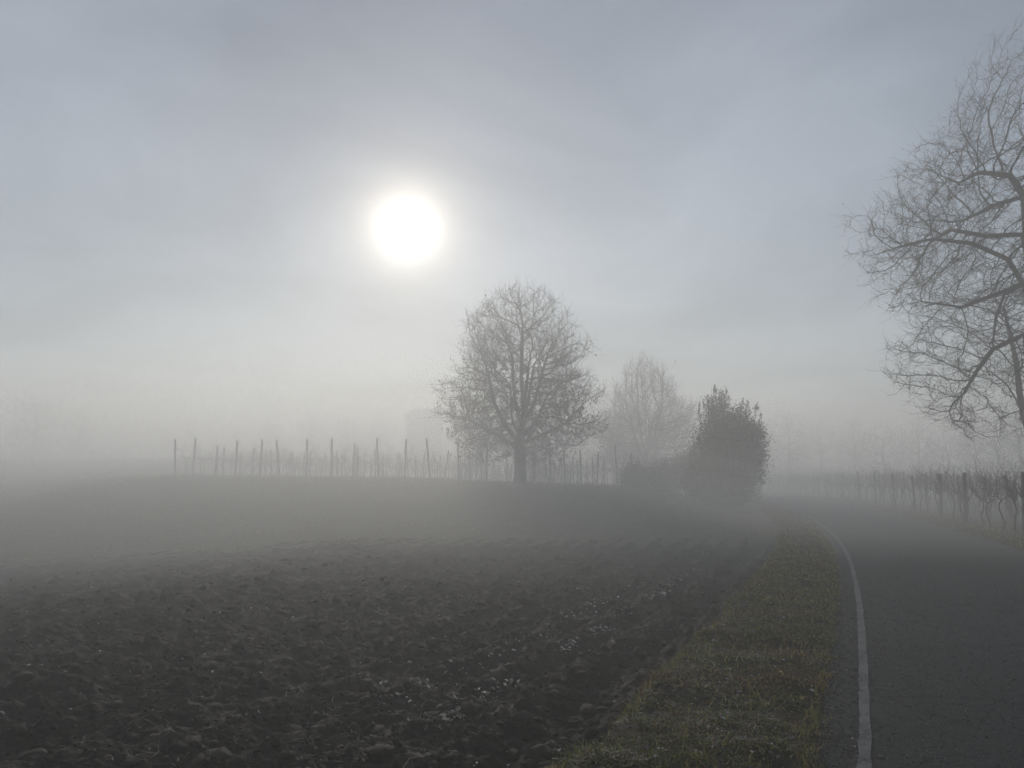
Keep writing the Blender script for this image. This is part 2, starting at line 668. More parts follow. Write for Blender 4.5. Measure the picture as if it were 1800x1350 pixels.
# ploughed field
fy = [-3.0]
s = 0.09
while fy[-1] < FIELD_Y + 1.2:
    yv = fy[-1]
    s = 0.10 if yv < 2.6 else min(0.10, 0.021 + 0.0036 * max(0, yv - 4))
    fy.append(yv + s)
fy = np.array(fy)
fu = [-1.35]
while fu[-1] > -62:
    uv = -fu[-1]
    s = 0.027 if uv < 8 else 0.027 + 0.012 * (uv - 8)
    fu.append(fu[-1] - min(s, 1.2))
fu = np.array(fu)
Ug, Yg = np.meshgrid(fu, fy)
Xg = XU(Yg, Ug)
Zg = h_field(Xg, Yg)
fo = mesh_np('ploughed_field', np.stack([Xg, Yg, Zg], -1).reshape(-1, 3), grid_faces(*Xg.shape)[:, ::-1], M['soil'], shade_smooth=True)
tag(fo, 'dark wet ploughed field with rough clods left of the road', 'field', kind='structure')

# verges, road, edge line: ribbons along the road
def ribbon(name, us, ys, zfun, material, smooth_=True):
    Ug, Yg = np.meshgrid(us, ys)
    Xg = XU(Yg, Ug)
    return mesh_np(name, np.stack([Xg, Yg, zfun(Xg, Yg)], -1).reshape(-1, 3), grid_faces(*Xg.shape), material, shade_smooth=smooth_)


vy = np.concatenate([np.arange(-6, 3, 0.15), np.arange(3, 12, 0.06), np.arange(12, 30, 0.14), np.arange(30, 75, 0.5)])
o = ribbon('grass_verge', np.linspace(-1.95, -0.17, 34), vy, h_verge, M['verge'])
tag(o, 'strip of short winter grass between ploughed field and road', 'verge', kind='structure')
o = ribbon('grass_verge', np.linspace(3.85, 7.0, 30), np.concatenate([np.arange(-6, 40, 0.2), np.arange(40, 90, 0.6)]), h_rverge, M['verge'])
tag(o, 'grass strip on the far side of the road below the vine posts', 'verge', kind='structure')
ry = np.concatenate([np.arange(-12, 3, 0.5), np.arange(3, 30, 0.12), np.arange(30, 120, 0.6)])


def h_road(X, Y):
    u = U(X, Y)
    return zr(Y) + 0.02 * fbm(X * 0.5, Y * 0.5, 151, 3) + 0.025 * (1 - ((u - 1.9) / 2.2) ** 2)


Ug, Yg = np.meshgrid(np.linspace(-0.27, 4.0, 40), ry)
er = 0.05 * fbm(Yg * 2.1, Ug * 0 + 1, 161, 4)
Ue = Ug + er * (smooth(0.2, -0.25, Ug)) * 2.2 + er * smooth(3.4, 4.0, Ug) * 2
Xg = XU(Yg, Ue)
o = mesh_np('road', np.stack([Xg, Yg, h_road(Xg, Yg)], -1).reshape(-1, 3), grid_faces(*Xg.shape), M['asphalt'], shade_smooth=True)
tag(o, 'narrow dark asphalt road curving left into the fog', 'road', kind='structure')
ly = np.concatenate([np.arange(-8, 2, 0.1), np.arange(2, 14, 0.025), np.arange(14, 30, 0.1), np.arange(30, 75, 0.4)])
e1 = 0.024 * fbm(ly * 6, ly * 0 + 5, 171, 4) + 0.02 * fbm(ly * 0.7, ly * 0, 173, 2)
e2 = 0.024 * fbm(ly * 6, ly * 0 + 9, 175, 4) + 0.02 * fbm(ly * 0.7, ly * 0, 173, 2)
Ul = np.stack([-0.036 + e1 * .8, -0.012 + 0.5 * e1, 0.012 + 0.5 * e2, 0.036 + e2 * .8], 1)
Yl = np.repeat(ly[:, None], 4, 1)
Xl = XU(Yl, Ul)
o = mesh_np('edge_line', np.stack([Xl, Yl, h_road(Xl, Yl) + 0.004], -1).reshape(-1, 3), grid_faces(*Xl.shape), M['paint'], shade_smooth=True)
tag(o, 'worn white edge line painted along the left side of the road', 'road marking', kind='structure')


# ------------------------------------------------------------------ stuff on the soil
def ico(sub):
    import bmesh
    bm = bmesh.new()
    bmesh.ops.create_icosphere(bm, subdivisions=sub, radius=1)
    v = np.array([q.co[:] for q in bm.verts])
    f = np.array([[q.index for q in fc.verts] for fc in bm.faces])
    bm.free()
    return v, f


iv, if_ = ico(2)


def near_points(n, ylo, yhi, ulo, uhi, pw=1.0):
    """random places, denser near the viewer's end"""
    q = rng.random(n)
    yy = ylo * (yhi / ylo) ** (q ** pw)
    uu = ulo + (uhi - ulo) * rng.random(n)
    return XU(yy, uu), yy


iv1, if1 = ico(1)
parts_v, parts_f, off_n = [], [], 0
for bv, bf, n in ((iv, if_, 4200), (iv1, if1, 17000)):
    q = rng.random(n)
    yy = 3.0 * (20 / 3.0) ** q
    xx = (rng.random(n) * 1.7 - 1.0) * (yy * 0.8 + 1.5)
    k = U(xx, yy) < -1.75
    xx, yy = xx[k], yy[k]
    n = len(xx)
    zz = h_field(xx, yy)
    big_ = len(bv) > 20
    sz = (0.016 + 0.050 * rng.random(n) ** 3.2) if big_ else (0.007 + 0.020 * rng.random(n) ** 2)
    sc = sz[:, None] * (0.6 + 0.9 * rng.random((n, 3))) * np.array([1.15, 1.15, 0.8])
    P = bv[None] * (1 + 0.75 * (rng.random((n, len(bv), 1)) - 0.5))
    P = P * sc[:, None, :]
    P = P + np.stack([xx, yy, zz + sz * 0.25], -1)[:, None, :]
    parts_v.append(P.reshape(-1, 3))
    parts_f.append((bf[None] + (np.arange(n) * len(bv))[:, None, None]).reshape(-1, 3) + off_n)
    off_n += n * len(bv)
o = mesh_np('soil_clods', np.concatenate(parts_v), np.concatenate(parts_f), M['clod'])
tag(o, 'loose crumbly clods of dark soil scattered over the ploughed field', 'soil clods', kind='stuff')


def strips(xx, yy, zz, length, width, yaw, pitch, curl, cols):
    """bent three-section strips"""
    n = len(xx)
    d = np.stack([np.cos(yaw) * np.cos(pitch), np.sin(yaw) * np.cos(pitch), np.sin(pitch)], -1)
    sd = np.stack([-np.sin(yaw), np.cos(yaw), np.zeros(n)], -1)
    up = np.cross(d, sd)
    pts = []
    for tt in (0, .33, .66, 1.0):
        cpos = np.stack([xx, yy, zz], -1) + d * (length * (tt - .5))[:, None] + sd * (curl * length * (tt - .5) ** 2)[:, None] - up * (0.25 * curl * length * (tt - .5) ** 2)[:, None]
        w_ = (width * (1 - 0.5 * abs(tt - .4)))[:, None]
        pts += [cpos - sd * w_ + up * w_ * 0.5, cpos + sd * w_ + up * w_ * 0.5]
    V = np.stack(pts, 1).reshape(-1, 3)
    base = (np.arange(n) * 8)[:, None, None]
    q_ = np.array([[0, 1, 3, 2], [2, 3, 5, 4], [4, 5, 7, 6]])[None]
    return V, (base + q_).reshape(-1, 4), np.repeat(cols, 8, 0)


def scatter_field(n, yhi=21.0):
    q = rng.random(n)
    yy = 3.0 * (yhi / 3.0) ** q
    xx = (rng.random(n) * 1.75 - 1.0) * (yy * 0.8 + 1.2)
    k = U(xx, yy) < -1.75
    return xx[k], yy[k]


# straw and root residue, gathered in drifts
xx, yy = scatter_field(26000)
dens = vnoise(xx * 1.7, yy * 1.7, 201) * vnoise(xx * 0.5, yy * 0.5, 203)
k = dens > 0.30 + 0.25 * (rng.random(len(xx)) - 0.5)
xx, yy = xx[k], yy[k]
n = len(xx)
pal = np.array([[.12, .10, .078], [.18, .15, .115], [.085, .068, .054], [.26, .225, .17], [.13, .095, .072]])
cols = pal[rng.integers(0, 5, n)] * (0.6 + 0.8 * rng.random((n, 1)))
V, F, C_ = strips(xx, yy, h_field(xx, yy) + 0.012, 0.03 + 0.12 * rng.random(n) ** 2.5, 0.0014 + 0.0024 * rng.random(n) + 0.00012 * yy, rng.random(n) * 6.28,
                  (rng.random(n) - .5) * 0.9, (rng.random(n) - .5) * 1.3, cols)
o = mesh_np('straw_litter', V, F, M['straw'], colors=C_)
tag(o, 'thin pale stalks and roots lying tangled on the ploughed soil', 'straw', kind='stuff')


def chips(xx, yy, zz, size, cols, tilt=0.5):
    """small folded leaf-like scraps: two halves with a crease"""
    n = len(xx)
    yaw = rng.random(n) * 6.28
    a = np.stack([np.cos(yaw), np.sin(yaw), (rng.random(n) - .5) * tilt * 2], -1)
    a /= np.linalg.norm(a, axis=1)[:, None]
    b_ = np.stack([-np.sin(yaw), np.cos(yaw), (rng.random(n) - .5) * tilt * 2], -1)
    b_ /= np.linalg.norm(b_, axis=1)[:, None]
    c0 = np.stack([xx, yy, zz], -1)
    s_ = size[:, None]
    fold = (0.15 + 0.4 * rng.random(n))[:, None] * s_ * np.array([0, 0, 1.])
    asp = (0.35 + 0.4 * rng.random(n))[:, None]
    pts = [c0 - a * s_, c0 - a * s_ * .3 + b_ * s_ * asp + fold, c0 + a * s_ * .45 + b_ * s_ * asp * .9 + fold, c0 + a * s_,
           c0 + a * s_ * .4 - b_ * s_ * asp + fold, c0 - a * s_ * .35 - b_ * s_ * asp * .9 + fold]
    V = np.stack(pts, 1).reshape(-1, 3)
    base = (np.arange(n) * 6)[:, None, None]
    F = (base + np.array([[0, 3, 2, 1], [0, 5, 4, 3]])[None]).reshape(-1, 4)
    return V, F, np.repeat(cols, 6, 0)


x1, y1 = scatter_field(2600)
kk = vnoise(x1 * 0.9, y1 * 0.9, 221) > 0.5
x1, y1 = x1[kk], y1[kk]
yl = 5.2 * (16.5 / 5.2) ** rng.random(1000)
ul = -2.98 + 0.045 * rng.standard_normal(1000)
kk = vnoise(yl * 2.5, yl * 0, 225) > 0.35
yl, ul = yl[kk], ul[kk]
yl2 = 6.5 + 8 * rng.random(220)
ul2 = -3.6 + 0.08 * rng.standard_normal(220)
ys_ = np.concatenate([y1, yl, yl2])
xs_ = np.concatenate([x1, XU(yl, ul), XU(yl2, ul2)])
n = len(xs_)
lum = 0.12 + 0.72 * rng.random(n) ** 2.2
lum[len(y1):] = 0.26 + 0.54 * rng.random(n - len(y1)) ** 1.3
cols = lum[:, None] * np.array([1.0, .90, .77]) * (0.92 + 0.16 * rng.random((n, 3)))
V, F, C_ = chips(xs_, ys_, h_field(xs_, ys_) + 0.014, 0.007 + 0.022 * rng.random(n) ** 2.4 + 0.0006 * ys_, cols)
o = mesh_np('leaf_litter', V, F, M['straw'], colors=C_)
tag(o, 'small pale husk scraps lying on the dark clods and along a furrow', 'plant litter', kind='stuff')


# ------------------------------------------------------------------ grass
def blades(xx, yy, zz, hgt, wid, cols, lean=0.6):
    n = len(xx)
    yaw = rng.random(n) * 6.28
    la = rng.random(n) * 6.28
    ln = (lean * rng.random(n))[:, None] * hgt[:, None]
    ld = np.stack([np.cos(la), np.sin(la), np.zeros(n)], -1)
    sd = np.stack([np.cos(yaw), np.sin(yaw), np.zeros(n)], -1) * wid[:, None]
    b0 = np.stack([xx, yy, zz - 0.004], -1)
    upv = np.array([0, 0, 1.])[None] * hgt[:, None]
    m1 = b0 + upv * .55 + ld * ln * .35
    tp = b0 + upv * (1 - 0.25 * (ln / hgt[:, None])) + ld * ln * 1.1
    V = np.stack([b0 - sd, b0 + sd, m1 + sd * .8, m1 - sd * .8, tp], 1).reshape(-1, 3)
    base = (np.arange(n) * 5)[:, None, None]
    Fq = (base + np.array([[0, 1, 2, 3]])[None]).reshape(-1, 4)
    Ft = (base + np.array([[3, 2, 4]])[None]).reshape(-1, 3)
    return V, [Fq, Ft], np.repeat(cols, 5, 0)


def grass_cols(xx, yy, dead=0.35):
    n = len(xx)
    g_ = np.array([.105, .125, .034])
    y_ = np.array([.30, .255, .095])
    r_ = np.array([.17, .098, .052])
    pat = vnoise(xx * 1.6, yy * 1.6, 301)
    pat2 = vnoise(xx * 0.8 + 5, yy * 0.8, 303)
    q = rng.random(n)
    c = np.where((q < 0.15 + 0.75 * np.clip(pat - .45, 0, 1) * 2 * dead)[:, None], r_, g_)
    c = np.where((rng.random(n) < 0.12 + 0.4 * np.clip(pat2 - .5, 0, 1))[:, None], y_, c)
    return c * (0.5 + 1.6 * rng.random((n, 1)) ** 1.6)


n = 115000
yy = 2.6 * (48 / 2.6) ** rng.random(n)
uu = -1.72 + 1.50 * rng.random(n)
uu = uu + 0.10 * fbm(yy * 2.3, yy * 0 + 4, 311, 3)
xx = XU(yy, uu)
keep = (vnoise(xx * 3.1, yy * 3.1, 305) > 0.22) & (uu < -0.2 - 0.12 * rng.random(n))
xx, yy, uu = xx[keep], yy[keep], uu[keep]
n = len(xx)
edge_long = 1 + 0.9 * smooth(-1.25, -1.6, uu)
hgt = (0.012 + 0.030 * rng.random(n) ** 1.8) * (0.6 + 0.9 * vnoise(xx * 2.2, yy * 2.2, 307)) * edge_long * (1 + yy * 0.02)
V, F, C_ = blades(xx, yy, h_verge(xx, yy), hgt, 0.0012 + 0.00055 * yy * (0.5 + rng.random(n)), grass_cols(xx, yy, 1.0), 2.2)
o = mesh_np('verge_grass', V, F, M['grass'], colors=C_)
tag(o, 'short green and rusty winter grass on the roadside verge', 'grass', kind='stuff')

n = 16000
yy = 12 * (60 / 12) ** rng.random(n)
uu = 4.02 + 3.0 * rng.random(n) + 0.08 * fbm(yy * 2, yy * 0, 321, 3)
xx = XU(yy, uu)
hgt = 0.05 + 0.10 * rng.random(n) ** 2
V, F, C_ = blades(xx, yy, h_rverge(xx, yy), hgt, 0.004 + 0.0004 * yy, grass_cols(xx, yy, 0.25), 0.8)
o = mesh_np('roadside_grass', V, F, M['grass'], colors=C_)
tag(o, 'rough grass along the foot of the vine posts beyond the road', 'grass', kind='stuff')

n = 42000
yy = 23.2 + 30 * rng.random(n)
xx = -36 + 52 * rng.random(n)
k = (U(xx, yy) < -1.6) & (xx / yy > -0.85)
xx, yy = xx[k], yy[k]
n = len(xx)
hgt = (0.03 + 0.07 * rng.random(n) ** 2) * (0.4 + vnoise(xx * 0.7, yy * 0.7, 331))
V, F, C_ = blades(xx, yy, h_meadow(xx, yy) - 0.01, hgt, 0.012 + 0.008 * rng.random(n), 1.3 * grass_cols(xx, yy, 0.3), 1.6)
o = mesh_np('meadow_grass', V, F, M['grass'], colors=C_)
tag(o, 'tussocky grass covering the slope up to the oak', 'grass', kind='stuff')

n = 9000
yy = 43.5 + 9 * rng.random(n)
xx = -34 + 46 * rng.random(n)
k = (U(xx, yy) < -2.5) & (vnoise(xx * 0.8, yy * 0.8, 335) > 0.42)
xx, yy = xx[k], yy[k]
n = len(xx)
V, F, C_ = blades(xx, yy, h_meadow(xx, yy) - 0.02, (0.10 + 0.26 * rng.random(n) ** 2.2) * (0.4 + vnoise(xx * 0.5, yy * 0.5, 337)), 0.012 + 0.01 * rng.random(n), 1.1 * grass_cols(xx, yy, 0.4), 0.8)
o = mesh_np('ridge_grass', V, F, M['grass'], colors=C_)
tag(o, 'uneven taller tufts of dry grass along the crest under the vine posts', 'grass', kind='stuff')

# fallen leaves and stalks on the verge
n = 2600
yy = 2.8 * (20 / 2.8) ** rng.random(n)
uu = -1.55 + 1.25 * rng.random(n)
xx = XU(yy, uu)
lum = 0.06 + 0.50 * rng.random(n) ** 4.5
cols = lum[:, None] * np.array([1.0, .88, .74]) * (0.85 + 0.3 * rng.random((n, 3)))
V, F, C_ = chips(xx, yy, h_verge(xx, yy) + 0.022, 0.007 + 0.020 * rng.random(n) ** 2, cols, 0.35)
o = mesh_np('fallen_leaves', V, F, M['straw'], colors=C_)
tag(o, 'dry brown and pale fallen leaves caught in the verge grass', 'fallen leaves', kind='stuff')
n = 5000
yy = 2.8 * (16 / 2.8) ** rng.random(n)
uu = -1.5 + 1.2 * rng.random(n)
xx = XU(yy, uu)
k = vnoise(xx * 2, yy * 2, 345) > 0.42
xx, yy = xx[k], yy[k]
n = len(xx)
cols = pal[rng.integers(0, 5, n)] * (0.8 + 1.0 * rng.random((n, 1)))
V, F, C_ = strips(xx, yy, h_verge(xx, yy) + 0.02, 0.05 + 0.14 * rng.random(n) ** 2, 0.0012 + 0.0018 * rng.random(n), rng.random(n) * 6.28,
                  (rng.random(n) - .5) * 0.5, (rng.random(n) - .5) * 2.5, cols)
o = mesh_np('dead_stalks', V, F, M['straw'], colors=C_)
tag(o, 'bent dead grass stalks lying across the verge', 'dead grass', kind='stuff')


# coarse stones showing in the worn asphalt, and crumbs swept to its edge
n = 30000
yy = 3.2 * (17 / 3.2) ** rng.random(n)
uu = -0.26 + 4.2 * rng.random(n)
ed = rng.random(n) < 0.12
uu = np.where(ed, -0.27 + 0.30 * rng.random(n) ** 1.6, uu)
xx = XU(yy, uu)
lum = np.where(rng.random(n) < 0.45, 0.005 + 0.01 * rng.random(n), 0.05 + 0.13 * rng.random(n) ** 1.5)
cols = lum[:, None] * np.array([1.0, .985, .96]) * (0.92 + 0.16 * rng.random((n, 3)))
V, F, C_ = chips(xx, yy, h_road(xx, yy) + 0.001, 0.0035 + 0.005 * rng.random(n) ** 2 + 0.0003 * yy, cols, 0.12)
o = mesh_np('road_grit', V, F, M['straw'], colors=C_)
tag(o, 'coarse pale and dark stones showing in the worn road surface', 'grit', kind='stuff')
n = 260
yy = 3.2 * (16 / 3.2) ** rng.random(n)
uu = -0.25 + 0.5 * rng.random(n) ** 2.5
xx = XU(yy, uu)
lum = 0.05 + 0.22 * rng.random(n) ** 2
V, F, C_ = chips(xx, yy, h_road(xx, yy) + 0.006, 0.008 + 0.014 * rng.random(n) ** 2, lum[:, None] * np.array([1.0, .86, .70]), 0.2)
o = mesh_np('blown_leaves', V, F, M['straw'], colors=C_)
tag(o, 'few brown leaf scraps blown onto the edge of the asphalt', 'fallen leaves', kind='stuff')
n = 13000
yy = 2.8 * (34 / 2.8) ** rng.random(n)
uu = np.where(rng.random(n) < .45, -1.62 + .22 * rng.random(n), np.where(rng.random(n) < .3, -.36 + .16 * rng.random(n), -1.6 + 1.3 * rng.random(n)))
xx = XU(yy, uu)
k = vnoise(xx * 2.6, yy * 2.6, 351) > 0.48
xx, yy = xx[k], yy[k]
n = len(xx)
cl = np.array([[.25, .235, .07], [.34, .28, .11], [.22, .13, .065], [.15, .18, .045]])[rng.integers(0, 4, n)] * (0.6 + .8 * rng.random((n, 1)))
V, F, C_ = blades(xx, yy, h_verge(xx, yy), 0.035 + 0.075 * rng.random(n) ** 1.6, 0.0012 + 0.0004 * yy, cl, 1.4)
o = mesh_np('long_grass', V, F, M['grass'], colors=C_)
tag(o, 'longer bent straw-coloured grass blades along the verge edges', 'grass', kind='stuff')


# ------------------------------------------------------------------ trees
def space_col(A, seed_pos, seed_par, D, di, dk, iters, trop, jit, rg, maxn=14000):
    pos = [np.array(p, float) for p in seed_pos]
    par = list(seed_par)
    A = np.array(A, float)
    nd = np.full(len(A), 1e18)
    ni = np.zeros(len(A), int)
    new = list(range(len(pos)))
    last = {}
    for it in range(iters):
        B = np.array([pos[i] for i in new])
        d2 = ((A * A).sum(1)[:, None] + (B * B).sum(1)[None] - 2 * A @ B.T)
        j = d2.argmin(1)
        dm = d2[np.arange(len(A)), j]
        upd = dm < nd
        nd = np.where(upd, dm, nd)
        ni = np.where(upd, np.array(new)[j], ni)
        alive = nd > dk * dk
        A, nd, ni = A[alive], nd[alive], ni[alive]
        act = nd < di * di
        if not act.any():
            di *= 1.4
            if di > 40:
                break
            act = nd < di * di
            if not act.any():
                new = new[:1]
                continue
        PA = np.array(pos)
        idx = ni[act]
        dv = A[act] - PA[idx]
        dv /= np.linalg.norm(dv, axis=1)[:, None] + 1e-9
        acc = np.zeros((len(pos), 3))
        np.add.at(acc, idx, dv)
        us = np.unique(idx)
        new = []
        for i in us:
            v = acc[i]
            ln = np.linalg.norm(v)
            if ln < 1e-6:
                v = rg.standard_normal(3)
                ln = np.linalg.norm(v)
            v = v / ln + trop + jit * rg.standard_normal(3)
            v /= np.linalg.norm(v)
            if par[i] >= 0:
                pd = pos[i] - pos[par[i]]
                pd /= np.linalg.norm(pd) + 1e-9
                v = v + 0.35 * pd
                v /= np.linalg.norm(v)
            cnt = last.get(i, 0)
            if cnt > 3:
                continue
            last[i] = cnt + 1
            pos.append(pos[i] + v * D)
            par.append(i)
            new.append(len(pos) - 1)
        if not new or len(pos) > maxn or len(A) == 0:
            break
    return np.array(pos), np.array(par)


def radii(pos, par, r_tip, R_base):
    n = len(pos)
    nch = np.zeros(n, int)
    for i in range(1, n):
        if par[i] >= 0:
            nch[par[i]] += 1
    tips = int((nch == 0).sum())
    p = math.log(max(tips, 3)) / math.log(R_base / r_tip)
    acc = np.where(nch == 0, r_tip ** p, 0.0)
    for i in range(n - 1, 0, -1):
        if par[i] >= 0:
            acc[par[i]] += acc[i]
    return acc ** (1 / p), nch


def prisms(P0, P1, r0, r1, ns=3):
    n = len(P0)
    d = P1 - P0
    d = d / (np.linalg.norm(d, axis=1)[:, None] + 1e-9)
    ref = np.where(np.abs(d[:, 2:3]) > 0.8, np.array([[1., 0, 0]]), np.array([[0, 0, 1.]]))
    a = np.cross(d, ref)
    a /= np.linalg.norm(a, axis=1)[:, None] + 1e-9
    b_ = np.cross(d, a)
    rings = []
    for P_, r_ in ((P0, r0), (P1, r1)):
        for k_ in range(ns):
            th = 2 * math.pi * k_ / ns
            rings.append(P_ + (a * math.cos(th) + b_ * math.sin(th)) * r_[:, None])
    V = np.stack(rings, 1).reshape(-1, 3)
    base = (np.arange(n) * 2 * ns)[:, None, None]
    q = np.array([[k_, (k_ + 1) % ns, ns + (k_ + 1) % ns, ns + k_] for k_ in range(ns)])[None]
    return V, (base + q).reshape(-1, 4)


def chain_tube(pts, rr, ns):
    pts = np.asarray(pts)
    n = len(pts)
    tg = np.gradient(pts, axis=0)
    tg /= np.linalg.norm(tg, axis=1)[:, None] + 1e-9
    ref = np.array([1., 0, 0]) if abs(tg[0][2]) > 0.8 else np.array([0, 0, 1.])
    V = []
    a = np.cross(tg[0], ref)
    a /= np.linalg.norm(a)
    for i in range(n):
        a = a - tg[i] * (a @ tg[i])
        a /= np.linalg.norm(a) + 1e-9
        b_ = np.cross(tg[i], a)
        for k_ in range(ns):
            th = 2 * math.pi * k_ / ns
            V.append(pts[i] + (a * math.cos(th) + b_ * math.sin(th)) * rr[i])
    F = []
    for i in range(n - 1):
        for k_ in range(ns):
            F.append((i * ns + k_, i * ns + (k_ + 1) % ns, (i + 1) * ns + (k_ + 1) % ns, (i + 1) * ns + k_))
    return np.array(V), np.array(F)


def join(parts):
    vs, fs, off = [], [], 0
    for v, f in parts:
        vs.append(v)
        fs.append(f + off)
        off += len(v)
    return np.concatenate(vs), np.concatenate(fs)


def chains(pos, par, rad, thr):
    """paths of nodes thicker than thr, following the thickest child"""
    n = len(pos)
    ch = [[] for _ in range(n)]
    for i in range(1, n):
        if par[i] >= 0 and rad[i] > thr:
            ch[par[i]].append(i)
    out = []
    stack = [(0, None)]
    while stack:
        st, pr = stack.pop()
        path = [pr, st] if pr is not None else [st]
        c = st
        while ch[c]:
            k_ = sorted(ch[c], key=lambda q: -rad[q])
            for o_ in k_[1:]:
                stack.append((o_, c))
            c = k_[0]
            path.append(c)
        if len(path) > 1:
            out.append(path)
    return out


def make_tree(name, loc, A, seeds, sp, D, di, dk, R_base, r_tip, trop, jit, twig, seed, bark, twigm, leaves=None, leaf_size=0.05, limb_thr=0.07, iters=260, maxn=14000, flare=1.35):
    """one tree: trunk, main branches, twigs and (if any) leaves as parts of an Empty at its foot"""
    rg = np.random.default_rng(seed)
    pos, par = space_col(A, seeds, sp, D, di, dk, iters, np.array(trop), jit, rg, maxn)
    rad, nch = radii(pos, par, r_tip, R_base)
    root = empty(name, loc)
    cs = chains(pos, par, rad, 0.022)
    thick, limbs, small = None, [], []
    for i, pth in enumerate(cs):
        rr = rad[pth].copy()
        if i > 0:
            rr[0] = min(rr[0], rr[1] * 1.15)
        ns = 9 if rr.max() > .1 else (6 if rr.max() > .045 else 4)
        pp = pos[pth]
        if i == 0:
            hgt = pp[:, 2] - pp[0, 2]
            rr = rr * (1 + (flare - 1) * np.exp(-hgt / 0.5))
        tb = chain_tube(pp, rr, ns)
        if i == 0:
            thick = tb
        elif rr.max() > limb_thr:
            limbs.append(tb)
        else:
            small.append(tb)
    mesh_np('trunk', *thick, bark, root, shade_smooth=True)
    for tb in limbs:
        mesh_np('branch', *tb, bark, root, shade_smooth=True)
    # thin wood and twigs
    thin = [i for i in range(1, len(pos)) if par[i] >= 0 and rad[i] <= 0.022]
    thin = np.array(thin)
    P0, P1 = pos[par[thin]], pos[thin]
    small.append(prisms(P0, P1, np.minimum(rad[par[thin]], rad[thin] * 1.25), rad[thin], 3))
    nt_, L, spread, up, depth = twig
    cand = np.array([i for i in range(1, len(pos)) if par[i] >= 0 and rad[i] < 0.03])
    src = np.repeat(cand, nt_)
    d0 = pos[src] - pos[par[src]]
    d0 /= np.linalg.norm(d0, axis=1)[:, None] + 1e-9
    base = pos[src] - d0 * D * rg.random((len(src), 1))
    lst = []
    ends = []
    r = np.full(len(src), r_tip * 0.8)
    for lv in range(depth):
        d = d0 + spread * rg.standard_normal(d0.shape) + np.array([0, 0, up])
        d /= np.linalg.norm(d, axis=1)[:, None]
        ln = L * (0.5 + rg.random(len(base))) * (0.8 ** lv)
        e = base + d * ln[:, None] * 0.5
        d2 = d + 0.45 * rg.standard_normal(d.shape) + np.array([0, 0, up * .8])
        d2 /= np.linalg.norm(d2, axis=1)[:, None]
        e2 = e + d2 * ln[:, None] * 0.5
        lst.append(prisms(base, e, r, r * .8, 3))
        lst.append(prisms(e, e2, r * .8, r * .5, 3))
        ends.append(np.concatenate([e, e2]))
        # next order from both joints
        base = np.concatenate([e, e2])
        d0 = np.concatenate([d, d2])
        r = np.concatenate([r, r]) * 0.62
        if lv < depth - 1:
            kq = rg.random(len(base)) < 0.75
            base, d0, r = base[kq], d0[kq], r[kq]
    V, F = join(small + lst)
    c = mesh_np('crown', V, F, twigm, root)
    ends = np.concatenate(ends)
    if leaves is not None:
        sel = leaves(ends, rg)
        lp = ends[sel]
        n_ = len(lp)
        size = leaf_size * (1 + 1.4 * rg.random(n_))
        cols = np.array([.050, .034, .022]) * (0.6 + 0.8 * rg.random((n_, 1)))
        V, F, C_ = leaf_quads(lp, size, cols, rg)
        mesh_np('leaves', V, F, M['leaf'], root, colors=C_)
    return root


def leaf_quads(lp, size, cols, rg, flat=0.0):
    n_ = len(lp)
    a = rg.standard_normal((n_, 3))
    a /= np.linalg.norm(a, axis=1)[:, None]
    b_ = rg.standard_normal((n_, 3))
    b_ -= a * (a * b_).sum(1)[:, None]
    b_ /= np.linalg.norm(b_, axis=1)[:, None]
    s_ = size[:, None]
    V = np.stack([lp - a * s_, lp + b_ * s_ * .55, lp + a * s_, lp - b_ * s_ * .55], 1).reshape(-1, 3)
    F = (np.arange(n_) * 4)[:, None] + np.array([[0, 1, 2, 3]])
    return V, F, np.repeat(cols, 4, 0)


def crown_points(n, zt, rt, rg, hollow=0.0, lob=0.25, squash=1.0, seed=0):
    """attraction points filling a crown of radius rt at height zt, lobed outline"""
    out = []
    zt = np.array(zt, float)
    rt = np.array(rt, float)
    while len(out) < n:
        z = zt[0] + (zt[-1] - zt[0]) * rg.random(4000)
        rr = np.interp(z, zt, rt)
        keep = rg.random(4000) < (rr / rt.max()) ** 2
        z, rr = z[keep], rr[keep]
        a = rg.random(len(z)) * 2 * math.pi
        lobe = 1 + lob * (2 * vnoise(a * 1.3 + 3, z * 0.7, seed) - 1) + lob * .6 * (2 * vnoise(a * 3.1, z * 1.7, seed + 3) - 1)
        q = np.sqrt(hollow + (1 - hollow) * rg.random(len(z)))
        r = rr * q * lobe
        pts = np.stack([r * np.cos(a), r * np.sin(a) * squash, z], -1)
        out += list(pts)
    return np.array(out[:n])


def trunk_seeds(pts):
    """dense polyline -> node list with parents, starting at index 0"""
    P_, par = [], []
    for i, p in enumerate(pts):
        P_.append(np.array(p, float))
        par.append(i - 1)
    return P_, par


def polyline(pts, step):
    pts = [np.array(p, float) for p in pts]
    out = [pts[0]]
    for a, b_ in zip(pts[:-1], pts[1:]):
        k_ = max(1, int(round(np.linalg.norm(b_ - a) / step)))
        for q in range(1, k_ + 1):
            out.append(a + (b_ - a) * q / k_)
    return out


# --- the oak on the ridge
OY = 47.0
ox = xat(914, OY)
oz = float(h_meadow(ox, OY)) - 0.05
rg = np.random.default_rng(5)
A = crown_points(5000, [1.2, 2.2, 3.2, 4.5, 6, 8, 9.6, 10.8, 11.6, 12.2], [2.3, 3.6, 4.4, 4.7, 4.7, 4.1, 3.4, 2.6, 1.8, 0.8], rg, 0.10, 0.30, 1.0, 7)
sd, sp = trunk_seeds(polyline([(0, 0, 0), (0.03, 0, 1.2), (-0.02, .02, 2.4), (0.12, 0, 3.4), (0.25, 0.05, 4.6)], 0.3))


